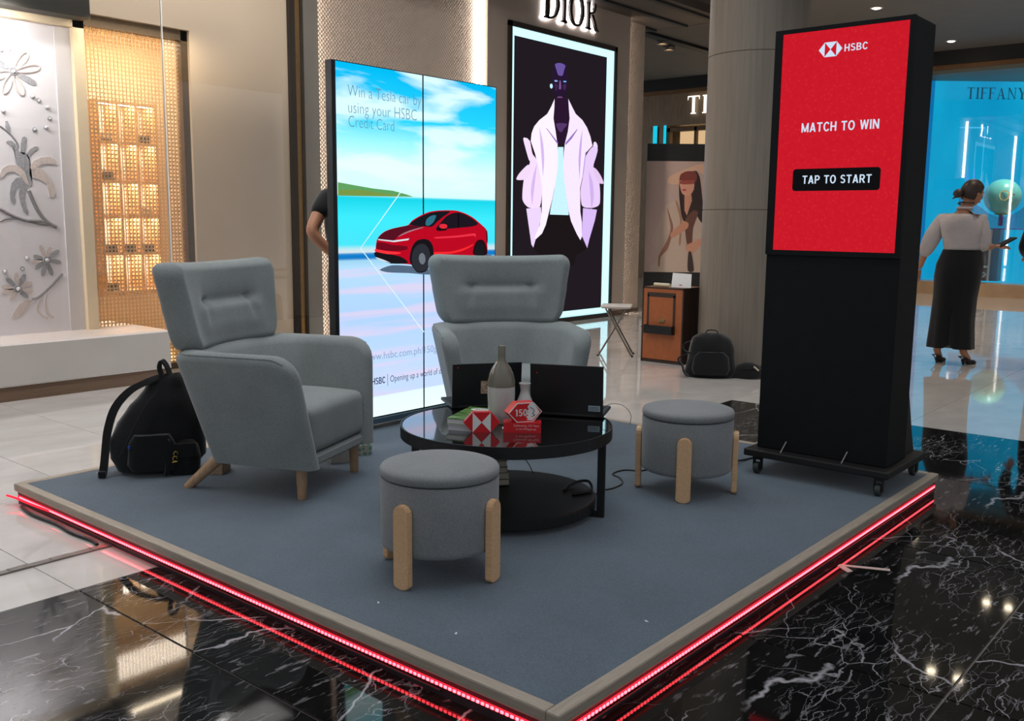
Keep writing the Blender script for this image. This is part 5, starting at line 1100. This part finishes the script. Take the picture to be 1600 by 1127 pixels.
mesh_obj('black_clip', box((-.012, .02, .295), (.0, .09, .305), .002), M_BLK, wbp)
fs = thing('folding_stool', 'white folding table with crossed grey legs left of the trunk cabinet', 'table', (5.86, 3.79, 0), math.radians(-60))
M_FL = mat('grey_tube', (112, 104, 96), .35, .5, var=.08); M_PLS = mat('white_plastic', (206, 198, 190), .4, var=.03)
mesh_obj('top', box((-.145, -.13, .466), (.145, .13, .486), .008), M_PLS, fs)
mesh_obj('top_lip', boxes([((-.135, -.12, .458), (.135, -.112, .467)), ((-.135, .112, .458), (.135, .12, .467))]), M_PLS, fs)
for sx in (1, -1):
    for yy in (-.105+.012*(sx > 0), .105-.012*(sx > 0)):
        l_ = mesh_obj('leg', tube([(-.165*sx, yy, .006), (-.15*sx, yy, .02), (.10*sx, yy, .462)], .0085, 8), M_FL, fs)
        o = mesh_obj('rubber_foot', tube([(-.168*sx, yy, .0), (-.160*sx, yy, .012)], .011, 8), M_BLK, l_)
    mesh_obj('cross_bar', tube([(-.125*sx, -.10, .062), (-.125*sx, .10, .062)], .006, 8), M_FL, fs)

# ================================================================== POSTER STAND BEHIND THE TRUNK
pu = (.6428, -.7660, 0)
po = thing('poster_stand', 'freestanding poster of a woman in a wide hat and linen coat, black framed', 'poster', (10.8, 6.0, 0))
PF = frame((0, 0, 0), pu)
mesh_obj('poster_board', box((-.52, .528, -.05), (.62, 2.155, 0)), mat('poster_pink_beige', (176, 154, 146), .5, var=.03, vscale=3), po, M=PF)
mesh_obj('top_band', box((-.53, 2.155, -.06), (.63, 2.405, .006)), M_BLK, po, M=PF)
mesh_obj('bottom_band', box((-.53, 0, -.06), (.63, .528, .006)), M_BLK, po, M=PF)
P_COL = [('coat', (178, 160, 146)), ('hair', (44, 30, 26)), ('neck', (196, 140, 116)), ('shirt', (96, 62, 50)), ('hat', (202, 164, 140)), ('hat_under', (122, 56, 46)), ('face', (204, 148, 126)), ('shade', (150, 72, 58)), ('lips', (170, 70, 66)), ('coat_fold', (132, 92, 74)), ('lapel', (156, 116, 94)), ('arm', (184, 132, 108)), ('hand', (190, 138, 114)), ('belt', (60, 46, 40))]
picture(po, ART['poster'], P_COL, (0, 0, 0), pu, 'poster_print', base=.001, lit=False)

# ================================================================== FAR SHOP WINDOW WITH BLUE SCREEN (right)
SC_ = 1.037
bx0, by0, bz_ = -1.718+(FX+1.718)*SC_, -1.287+(4.44+1.287)*SC_, None
zz = lambda z: (1.186+(z-1.186)*SC_)+.09
bs = thing('display_screen', 'large bright blue screen with dark serif lettering in the far shop window', 'screen', (bx0, by0, 0))
BF = frame((0, 0, 0), pu)
mesh_obj('screen_housing', box((-.02, .05, -.12), (3.6, zz(3.99), -.004)), M_BLK, bs, M=BF)
M_BLUE = bpy.data.materials.new('blue_screen'); nt, N, L_ = nodes_of(M_BLUE); N.remove(N['Principled BSDF'])
nn = N.new('ShaderNodeTexNoise'); nn.inputs['Scale'].default_value = 1.0; L_.new(coords(nt, (1, .4, 1)), nn.inputs['Vector'])
rr = ramp(N, [(.3, (10, 146, 196)), (.6, (16, 164, 210)), (.8, (28, 180, 224))]); L_.new(nn.outputs['Fac'], rr.inputs['Fac'])
em = N.new('ShaderNodeEmission'); em.inputs[1].default_value = 1.0; L_.new(rr.outputs['Color'], em.inputs[0]); L_.new(em.outputs[0], N['Material Output'].inputs['Surface'])
mesh_obj('screen_face', box((.10, .06, -.004), (3.6, zz(3.985), .002)), M_BLUE, bs, M=BF)
mesh_obj('screen_edge', box((0, .06, -.004), (.10, zz(3.985), .004)), glow('deep_blue_edge', (10, 112, 172), 1.0), bs, M=BF)
M_DT = glow('dark_teal_letter', (22, 66, 88), 1.0)
sign_letters('TIFFANY', bs, zz(3.655)-zz(3.452), M_DT,   .004, .12, 1.0, M=BF @ Matrix.Translation((.68*SC_, zz(3.452), .004)))
mesh_obj('painted_reflection', boxes([((1.10, zz(2.05), .003), (1.115, zz(2.93), .005)), ((.62, zz(2.93), .003), (1.115, zz(2.955), .005))]), glow('painted_reflection_glow', (70, 190, 236), 1.0), bs, M=BF)  # reflection of the light box border, drawn as glowing lines on the screen
mesh_obj('screen_figure', prism([(.80, zz(1.75)), (.88, zz(1.75)), (.86, zz(2.1)), (.84, zz(2.3)), (.82, zz(2.1))], .003, .005, prism([(.93, zz(1.7)), (1.0, zz(1.7)), (.99, zz(2.05)), (.97, zz(2.25)), (.95, zz(2.05))], .003, .005)), glow('violet_print', (60, 150, 232), 1.0), bs, M=BF)
w2 = struct(mesh_obj('window_2', box((17.34, -8, .2), (17.35, 4.72, 4.0)), glass_sheet('shop_glass')))
gx, gy = -1.718+(17.05+1.718)*1.045, -1.287+(3.13+1.287)*1.045
gp = thing('display_globe', 'mint green globe with gold ring on a violet stem in the blue shop window', 'globe', (gx, gy, .02))
bm = bmesh.new(); bmesh.ops.create_uvsphere(bm, u_segments=36, v_segments=20, radius=.325); bmesh.ops.translate(bm, verts=bm.verts[:], vec=(0, 0, 1.775))
M_MINT = mat('mint_gloss', (120, 214, 196), .3, var=.05, vscale=2, coat=.4)
gm = mesh_obj('globe', bm, M_MINT, gp, smooth=True)
mesh_obj('gold_ring', tube([(-.315, -.10+.075*math.cos(t), 1.79+.085*math.sin(t)) for t in [2*PI*q/20 for q in range(21)]], .009, 6), mat('gold', (220, 186, 120), .2, .9, var=.05), gp)
mesh_obj('gold_pin', tube([(-.30, -.215, 1.81), (-.27, -.26, 1.81)], .012, 6), mat('gold', (220, 186, 120), .2, .9, var=.05), gp)
mesh_obj('stem', tube([(0, 0, 1.24), (0, 0, 1.47)], .04, 10), mat('violet_satin', (120, 70, 160), .4, var=.1), gp)
mesh_obj('gold_base', lathe([(.10, 1.435), (.13, 1.45), (.10, 1.47)], 20), mat('gold', (220, 186, 120), .2, .9, var=.05), gp)
dp = thing('drape', 'violet gauze draped below the mint globe in the shop window', 'drape', (gx-.12, gy-.03, 0))
pts = []; bm = bmesh.new(); nU, nV = 24, 8; V = {}
for i in range(nU+1):
    for j in range(nV+1):
        u = -1+2*i/nU; v = j/nV
        zt = 1.42+.55*abs(u)**1.6; z = 1.22+(zt-1.22)*v
        V[i, j] = bm.verts.new((.05*math.sin(u*17+v*3), -u*.75, z))
for i in range(nU):
    for j in range(nV): bm.faces.new((V[i, j], V[i+1, j], V[i+1, j+1], V[i, j+1]))
bmesh.ops.solidify(bm, geom=bm.faces[:], thickness=.01)
M_GZ = bpy.data.materials.new('violet_gauze'); nt, N, L_ = nodes_of(M_GZ); b_n = N['Principled BSDF']; b_n.inputs['Base Color'].default_value = lin((96, 70, 170)); b_n.inputs['Roughness'].default_value = .6; b_n.inputs['Alpha'].default_value = .5
mesh_obj('gauze', bm, M_GZ, dp, smooth=True)
mesh_obj('gathered_cord', tube([(0, -.75, 1.205), (0, .75, 1.205)], .012, 6), mat('violet_satin', (120, 70, 160), .4, var=.1), dp)
pd = thing('display_plinth', 'dark grey plinth with white line ornament in the blue shop window', 'plinth', (gx-.12, gy+.12, .23))
mesh_obj('plinth_body', box((0, 0, 0), (.30, .40, .95)), mat('dark_glass_plinth', (62, 70, 74), .2, var=.08, vscale=4), pd)
mesh_obj('plinth_side', box((.02, -.16, 0), (.30, .0, .97)), mat('plinth_blue_side', (20, 120, 160), .4, var=.05), pd)
M_LN = mat('white_line_paint', (196, 206, 208), .5, var=.04)
mesh_obj('white_band', box((-.006, .01, .245), (0, .395, .285)), M_LN, pd)
mesh_obj('leaf_ornament', tube(spline([(-.003, .38, .10), (-.003, .28, .165), (-.003, .12, .17), (-.003, .03, .12), (-.003, .12, .06), (-.003, .28, .065), (-.003, .38, .10)]), .011, 6), M_LN, pd)
mesh_obj('white_edge', box((-.006, -.03, 0), (0, .01, .96)), M_LN, pd)
far = struct(mesh_obj('wall_far', box((17.9, -8, 0), (18.0, -.2, 4.3)), M_STONE))

wsg = thing('wall_sign', 'backlit white serif letters on the stone shop front half hidden by the column', 'sign', (FX-.06, 9.40, 3.56))
sign_letters('TIFFANY', wsg, .375, glow('white_sign_face', (246, 240, 226), 1.6), .02, .16, 1.12, M=frame((0, 0, 0), (0, -1, 0)))
# ================================================================== CEILING LIGHTS
def downlight(x, y, z, label):
    t = thing('downlight', label, 'ceiling light', (x, y, z), 0, 'recessed downlights in the plaster ceiling')
    mesh_obj('trim_ring', lathe([(.055, -.004), (.085, -.006), (.09, .0), (.055, .0)], 24), mat('white_ring', (206, 200, 192), .4, var=.03), t)
    mesh_obj('lens', lathe([(0, -.012), (.045, -.012), (.055, -.006), (.055, -.001), (0, -.001)], 20), glow('downlight_lens', (255, 236, 204), 26), t)
    return t
for x, y, lb in ((12.52, 3.93, 'round recessed downlight in the ceiling above the kiosk top'), (15.79, 3.83, 'round recessed downlight in the ceiling near the blue shop window'),
                 (10.44, 1.94, 'round recessed downlight of the near pair beyond the frame'), (10.44, 1.62, 'second round recessed downlight of the near pair beyond the frame'),
                 (13.3, 2.0, 'round recessed downlight of the far pair beyond the frame'), (13.3, 1.7, 'second round recessed downlight of the far pair beyond the frame')):
    downlight(x, y, 4.338, lb); spot('downlight_and_fill_beam', (x, y, 4.32), 130)
for x, y in ((7.2, 3.3), (7.4, 0.4), (9.2, 5.2), (9.6, -1.6), (15.6, 1.2), (14.4, 7.4)): spot('downlight_and_fill_beam', (x, y, 4.32), 110)  # added fill beams for the concourse, without any downlight fixture
tl = thing('light_track', 'black ceiling track running towards the far shop front', 'light track', (12.2, 7.50, 4.34))
mesh_obj('rail', box((-.4, -.09, -.05), (3.2, .09, -.001)), M_BLK, tl)
for x, y, lb in ((12.75, 7.62, 'oval spot lamp on the left end of the black ceiling track'), (13.3, 7.82, 'oval spot lamp beside the black ceiling track, further along')):
    t = thing('spot_lamp', lb, 'spot lamp', (x, y, 4.34), .3, 'spot lamps at the ceiling track')
    mesh_obj('lamp_body', lathe([(0, -.001), (.10, -.001), (.11, -.04), (.10, -.085), (.085, -.085), (.085, -.06), (0, -.06)], 20), mat('grey_lamp_body', (120, 112, 104), .4, .3, var=.05), t, smooth=False)
    mesh_obj('lamp_lens', lathe([(0, -.064), (.08, -.064), (.08, -.0605), (0, -.0605)], 18), glow('spot_lens', (255, 214, 160), 1.6), t)

# ================================================================== PEOPLE
SKIN = mat('skin', (176, 122, 92), .5, var=.05, vscale=9)
def skin_mesh(chains, root=0, sub=2):
    """chains: list of [(x, y, z, rx, ry), ...]; the first vertex of a chain may be an index into the vertices so far"""
    bm = bmesh.new(); lay = bm.verts.layers.skin.verify(); V = []
    for ch in chains:
        prev = None
        for p in ch:
            if isinstance(p, int): prev = V[p]; continue
            v = bm.verts.new(p[:3]); v[lay].radius = (p[3], p[4] if len(p) > 4 else p[3]); V.append(v)
            if prev is not None: bm.edges.new((prev, v))
            prev = v
    V[root][lay].use_root = True
    me = bpy.data.meshes.new('tmp'); bm.to_mesh(me); bm.free()
    o = bpy.data.objects.new('tmp', me); C.objects.link(o)
    s = o.modifiers.new('s', 'SKIN'); s.use_smooth_shade = True
    u = o.modifiers.new('u', 'SUBSURF'); u.levels = sub; u.render_levels = sub
    out = bpy.data.meshes.new_from_object(o.evaluated_get(bpy.context.evaluated_depsgraph_get()))
    bpy.data.objects.remove(o); bpy.data.meshes.remove(me); return out
def add_me(bm, me, M=None):
    if M is not None: me.transform(M)
    bm.from_mesh(me); bpy.data.meshes.remove(me)
def head_bm():
    bm = bmesh.new(); bmesh.ops.create_uvsphere(bm, u_segments=40, v_segments=28, radius=1)
    for v in bm.verts:
        x, y, z = v.co; f = max(0, y)
        sx = .074*(1-.28*max(0, -z)**1.5); X = x*sx; Z = z*.115
        Y = y*(.094 if y > 0 else .098)*(1-.15*max(0, -z) if y < 0 else 1)
        if y > 0:
            Y += .020*math.exp(-((X/.011)**2))*math.exp(-(((Z+.012)/.020)**2)) + .008*math.exp(-((X/.009)**2))*math.exp(-(((Z-.012)/.022)**2))
            for s in (-1, 1): Y -= .010*math.exp(-(((X-s*.030)/.016)**2))*math.exp(-(((Z-.010)/.011)**2))
            Y += .005*math.exp(-((X/.022)**2))*(math.exp(-(((Z+.050)/.007)**2))+math.exp(-(((Z+.062)/.007)**2)))
            Y += .008*math.exp(-((X/.022)**2))*math.exp(-(((Z+.096)/.016)**2))
        v.co = (X, Y, Z)
    for s in (-1, 1):
        new = bmesh.ops.create_uvsphere(bm, u_segments=10, v_segments=8, radius=1)['verts']
        for v in new: v.co = (s*(.074+v.co.x*.012), -.005+v.co.y*.018, -.005+v.co.z*.030)
    me = bpy.data.meshes.new('tmp'); bm.to_mesh(me); bm.free(); return me
def hand_me(curl=.5):
    """local: wrist at the origin, fingers along +y, palm facing -z, thumb to +x"""
    ch = [[(0, 0, 0, .024, .018), (0, .045, 0, .036, .015), (0, .085, -.003, .036, .013)]]
    meshes = [skin_mesh(ch, 0, 1)]
    for x, L in ((.028, .068), (.0095, .078), (-.0095, .072), (-.027, .056)):
        a1, a2, a3 = curl*.5, curl*1.2, curl*1.7
        p = Vector((x, .070, -.002)); c = [(p.x, p.y, p.z, .0095)]
        for a, l in ((a1, .45+.2), (a2, .32), (a3, .25)):
            p = p+Vector((x*.08, math.cos(a), -math.sin(a)))*L*l; c.append((p.x, p.y, p.z, .0088))
        meshes.append(skin_mesh([c], 0, 1))
    meshes.append(skin_mesh([[(.020, .020, -.004, .014), (.045, .042, -.014, .0115), (.052, .072, -.022, .0098), (.048, .092, -.026, .009)]], 0, 1))
    bm = bmesh.new()
    for m in meshes: add_me(bm, m)
    me = bpy.data.meshes.new('tmp'); bm.to_mesh(me); bm.free(); return me
def remeshed(me, vox):
    o = bpy.data.objects.new('tmp', me); C.objects.link(o)
    r = o.modifiers.new('r', 'REMESH'); r.mode = 'VOXEL'; r.voxel_size = vox; r.use_smooth_shade = True
    s = o.modifiers.new('s', 'SMOOTH'); s.factor = .5; s.iterations = 2
    out = bpy.data.meshes.new_from_object(o.evaluated_get(bpy.context.evaluated_depsgraph_get()))
    bpy.data.objects.remove(o); bpy.data.meshes.remove(me); return out
def orient(p, fwd, up):
    y = Vector(fwd).normalized(); z = Vector(up); z = (z-y*z.dot(y)).normalized(); x = y.cross(z)
    return Matrix(((x.x, y.x, z.x, p[0]), (x.y, y.y, z.y, p[1]), (x.z, y.z, z.z, p[2]), (0, 0, 0, 1)))
BASE = dict(pelvis=(0, 0, .92), waist=(0, 0, 1.06), chest=(0, 0, 1.27), neck0=(0, -.01, 1.42), neck1=(0, .015, 1.50), head=(0, .03, 1.575),
            sL=(-.175, 0, 1.37), eL=(-.25, -.03, 1.10), wL=(-.25, .10, .88), sR=(.175, 0, 1.37), eR=(.25, -.03, 1.10), wR=(.25, .10, .88),
            hL=(-.095, 0, .88), kL=(-.105, .02, .48), aL=(-.11, 0, .09), tL=(-.12, .14, .025), hR=(.095, 0, .88), kR=(.105, .02, .48), aR=(.11, 0, .09), tR=(.12, .14, .025))
def person(label, loc, rz, J, top, top_len, bottom, hair_col, wide=1., trousers='slim', bun=False, head_yaw=0., head_pitch=0., vox=.008, hand_fwd=None, curl=.5, heels=False, topname='shirt'):
    P = dict(BASE); P.update(J); P = {k: Vector(v) for k, v in P.items()}
    t = thing('person', label, 'person', loc, rz)
    v = lambda k, *r: tuple(P[k])+r
    body = [[v('pelvis', .11*wide, .085), v('waist', .10*wide, .075), v('chest', .105*wide, .075), v('neck0', .055, .05), v('neck1', .048), v('head', .05)],
            [2, v('sL', .048), v('eL', .042), v('wL', .026, .022)], [2, v('sR', .048), v('eR', .042), v('wR', .026, .022)],
            [0, v('hL', .088*wide), v('kL', .056), v('aL', .036), v('tL', .028, .022)], [0, v('hR', .088*wide), v('kR', .056), v('aR', .036), v('tR', .028, .022)]]
    bm = bmesh.new(); add_me(bm, skin_mesh(body, 0, 2))
    HM = Matrix.Translation(P['head']+Vector((0, 0, .02))) @ Matrix.Rotation(head_yaw, 4, 'Z') @ Matrix.Rotation(head_pitch, 4, 'X')
    add_me(bm, head_bm(), HM)
    for s in ('L', 'R'):
        f = P['w'+s]-P['e'+s] if not (hand_fwd and s in hand_fwd) else Vector(hand_fwd[s][0])
        up = (0, .3, 1) if not (hand_fwd and s in hand_fwd) else hand_fwd[s][1]
        M = orient(P['w'+s], f, up)
        if s == 'L': M = M @ Matrix.Scale(-1, 4, (1, 0, 0))
        add_me(bm, hand_me(curl), M)
    bmesh.ops.recalc_face_normals(bm, faces=bm.faces[:])
    me = bpy.data.meshes.new('body'); bm.to_mesh(me); bm.free()
    body_o = mesh_obj('body', remeshed(me, vox), SKIN, t, smooth=True)
    # face details
    for s in (-1, 1):
        bm = bmesh.new(); bmesh.ops.create_uvsphere(bm, u_segments=12, v_segments=8, radius=.011)
        e = mesh_obj('eye', bm, mat('eye_white', (200, 196, 190), .2, var=.02), t, smooth=True); e.matrix_local = HM @ Matrix.Translation((s*.030, .073, .010))
        bm = bmesh.new(); bmesh.ops.create_uvsphere(bm, u_segments=8, v_segments=6, radius=.005)
        pu_ = mesh_obj('pupil', bm, M_BLK, e); pu_.location = (0, .0075, 0)
        mesh_obj('eyebrow', tube([(s*.014, .086, .030), (s*.034, .083, .034), (s*.050, .070, .028)], .003, 5), hair_col, t, M=HM)
    mesh_obj('lips', tube([(-.020, .082, -.056), (-.008, .093, -.054), (.008, .093, -.054), (.020, .082, -.056)], .0045, 6), mat('lip', (140, 74, 66), .4, var=.03), t, M=HM)
    # hair cap
    bm = bmesh.new(); bmesh.ops.create_uvsphere(bm, u_segments=36, v_segments=24, radius=1)
    for vv in bm.verts:
        x, y, z = vv.co; vv.co = (x*.085, y*.108-.008, z*.121+.008)
    bmesh.ops.delete(bm, geom=[vv for vv in bm.verts if (vv.co.y > .045 and vv.co.z < .062) or (vv.co.y > .0 and vv.co.z < .0) or vv.co.z < -.070], context='VERTS')
    hr = mesh_obj('hair', bm, hair_col, t, smooth=True, M=HM)
    md = hr.modifiers.new('thick', 'SOLIDIFY'); md.thickness = .008; md.offset = -1
    if bun:
        bm = bmesh.new(); bmesh.ops.create_uvsphere(bm, u_segments=20, v_segments=14, radius=1)
        for vv in bm.verts: vv.co = (vv.co.x*.040, vv.co.y*.038, vv.co.z*.042)
        lumpy(bm, .006, 40)
        mesh_obj('hair_bun', bm, hair_col, t, smooth=True, M=HM @ Matrix.Translation((-.0, -.138, -.040)))
        mesh_obj('hair_tail', tube([(0, -.10, -.05), (-.005, -.15, -.075), (-.02, -.165, -.10)], [.014, .012, .003], 8), hair_col, t, smooth=True, M=HM)
    # top
    w3 = wide
    def lerp(a, b, f): return P[a]+(P[b]-P[a])*f
    slv = []
    for s in ('L', 'R'):
        S_, E_, Wr = 's'+s, 'e'+s, 'w'+s
        c = [2, v(S_, .072 if top_len == 'puff' else .066), tuple(lerp(S_, E_, .55))+((.088 if top_len == 'puff' else .064),)]
        if top_len == 'short': c[-1] = tuple(lerp(S_, E_, .62))+(.062,)
        else:
            c += [tuple(P[E_])+((.074 if top_len == 'puff' else .056),)]
            f = .42 if top_len == 'puff' else .9
            c += [tuple(lerp(E_, Wr, f))+((.046 if top_len == 'puff' else .042),)]
        slv.append(c)
    z_hem = P['waist']+Vector((0, 0, -.05 if trousers == 'wide' else -.17))
    topc = [[tuple(z_hem)+(.150*w3, .118), v('waist', .158*w3, .125), v('chest', .165*w3, .128), tuple(P['chest'].lerp(P['neck0'], .62))+(.135*w3, .10), tuple(P['neck0']+Vector((0, 0, .0)))+(.072, .066)]]
    slv = [[2]+c[1:] for c in slv]
    tm = skin_mesh(topc+slv, 0, 2)
    mesh_obj(topname, tm, top, t, smooth=True)
    mesh_obj('collar', lathe([(.056, -.016), (.070, -.006), (.066, .010), (.058, .010)], 24), top, t, smooth=True, M=Matrix.Translation(P['neck0']+Vector((0, .004, .012))))
    # bottoms
    if trousers == 'wide':
        rings = []; n = 40
        for z, rx, ry, dx in ((.150, .205, .14, .01), (.19, .203, .14, .01), (.40, .187, .135, .012), (.62, .186, .14, .02), (.80, .20, .15, .03), (.92, .198, .145, .04), (1.00, .178, .13, P['waist'].x*.9), (1.05, .166, .122, P['waist'].x)):
            r_ = []
            for k in range(n):
                a = 2*PI*k/n; x, y = math.cos(a), math.sin(a)
                pinch = .055*math.exp(-(x/.10)**2)*smooth(.75, .2, z)
                fold = .006*math.sin(a*9+z*3)*smooth(.9, .3, z)
                r_.append((dx+rx*math.copysign(abs(x)**.85, x)+fold*x, (ry+fold-pinch)*y, z+(.03*math.exp(-(x/.10)**2) if z < .16 else 0)))
            rings.append(r_)
        mesh_obj('wide_trousers', loft(rings), bottom, t, smooth=True)
    else:
        lg = [[v('pelvis', .145*wide, .118)], [0, v('hL', .098*wide), v('kL', .072), tuple(P['aL']+Vector((0, 0, .03)))+(.058,)], [0, v('hR', .098*wide), v('kR', .072), tuple(P['aR']+Vector((0, 0, .03)))+(.058,)]]
        mesh_obj('trousers', skin_mesh([[v('pelvis', .145*wide, .118), tuple(P['waist']+Vector((0, 0, .0)))+(.138*wide, .112)]]+lg[1:], 0, 2), bottom, t, smooth=True)
    for s in ('L', 'R'):
        a_, to = P['a'+s], P['t'+s]; d = (to-a_); d.z = 0; ang = math.atan2(-d.x, d.y)
        M = Matrix.Translation((a_.x, a_.y, 0)) @ Matrix.Rotation(ang, 4, 'Z')
        if heels:
            bm = loft([ell(0, .155, .001, .02, .012, 16), ell(0, .125, .0, .037, .05, 16), ell(0, .125, .014, .038, .052, 16)])
            sh_ = mesh_obj('shoe', loft([ell(0, .185, .012, .012, .008, 16), ell(0, .15, .018, .034, .045, 16), ell(0, .12, .028, .036, .06, 16), ell(0, .10, .040, .034, .055, 16)]), M_BLK, t, smooth=True, M=M)
            mesh_obj('shoe_sole', loft([[(x, .10+(.095)*math.sin(q), zz_) for x, q, zz_ in [(.034*math.cos(2*PI*k/20)*(1 if math.sin(2*PI*k/20) > 0 else .75), 2*PI*k/20, (.0 if math.sin(2*PI*k/20) > -.2 else .045)+h_) for k in range(20)]] for h_ in (0, .012)]), M_BLK, sh_)
            mesh_obj('heel', loft([ell(0, .018, .0, .009, .009, 12), ell(0, .010, .05, .022, .022, 12)]), M_BLK, sh_)
            mesh_obj('heel_strap', tube([(.033, .05, .05), (.036, -.01, .075), (0, -.040, .082), (-.036, -.01, .075), (-.033, .05, .05)], .005, 6), M_BLK, sh_)
        else:
            mesh_obj('shoe', loft([ell(0, .055, 0, .045, .135, 18), ell(0, .055, .02, .047, .137, 18), ell(0, .05, .045, .044, .125, 18), ell(0, .0, .085, .042, .06, 18)]), M_BLK, t, smooth=True, M=M)
    return t, P
M_BLOUSE = fabric('white_cotton', (182, 172, 170), 300); M_TRB = fabric('black_cloth', (19, 20, 21), 200); M_JKT = fabric('black_jacket', (24, 24, 25), 180)
M_HAIRB = mat('brown_black_hair', (46, 31, 25), .45, var=.3, vscale=40, stretch=(6, 6, 1)); M_HAIRK = mat('black_hair', (22, 19, 18), .45, var=.3, vscale=40)
wm, WP = person('woman in white blouse and wide black trousers seen from behind holding a phone', (7.57, 1.25, 0), math.radians(8-90),
    dict(waist=(.055, 0, 1.06), chest=(.035, 0, 1.27), neck0=(.045, .0, 1.415), neck1=(.065, .03, 1.475), head=(.095, .05, 1.535),
         pelvis=(.03, 0, .92), sL=(-.14, 0, 1.315), eL=(-.245, -.03, 1.06), wL=(-.315, .09, .86), sR=(.19, 0, 1.315), eR=(.215, -.02, 1.075), wR=(.300, .10, 1.085),
         hL=(-.075, 0, .87), kL=(-.095, .02, .48), aL=(-.095, -.02, .115), tL=(-.07, .09, .03), hR=(.115, 0, .87), kR=(.115, .02, .48), aR=(.13, -.03, .115), tR=(.18, .07, .03)),
    M_BLOUSE, 'puff', M_TRB, M_HAIRB, 1.12, 'wide', True, math.radians(-48), math.radians(-16), .0065, {'R': ((.75, .62, .10), (.15, .1, 1))}, .55, True, 'blouse')
mesh_obj('lanyard', tube([(.066*math.cos(t), .064*math.sin(t), .004+.012*math.cos(t)*0-.010*math.sin(t)) for t in [2*PI*q/24 for q in range(25)]], .006, 6), M_BLK, wm, smooth=True, M=Matrix.Translation(WP['neck0']+Vector((.006, .012, .046))))
tag(mesh_obj('phone', box((-.045, -.09, -.008), (.045, .09, .008), .006), mat('black_phone', (24, 26, 28), .25, var=.05)), 'dark phone held in the hand of the woman in white', 'phone').matrix_world = wm.matrix_basis @ (Matrix.Translation((.385, .165, 1.122)) @ Matrix.Rotation(math.radians(-50), 4, 'Z') @ Matrix.Rotation(math.radians(28), 4, 'X'))
person('person in a black t-shirt hidden behind the LED screen, one elbow showing', (2.215, 3.33, 0), math.radians(-90-90),
    dict(sR=(.19, 0, 1.42), eR=(.345, .02, 1.19), wR=(.20, .10, 1.03), head=(0, .03, 1.63), neck1=(0, .015, 1.55), neck0=(0, -.01, 1.47), chest=(0, 0, 1.31)), M_JKT, 'short', M_TRB, M_HAIRK, 1.05, vox=.009, topname='t_shirt')
person('person in a black jacket at the right edge of the picture, mostly out of frame', (7.86, .475, 0), math.radians(14-90),
    dict(sL=(-.19, 0, 1.36), eL=(-.275, -.03, 1.07), wL=(-.235, .17, 1.0)), M_JKT, 'long', M_TRB, M_HAIRK, 1.1, vox=.009, topname='jacket')
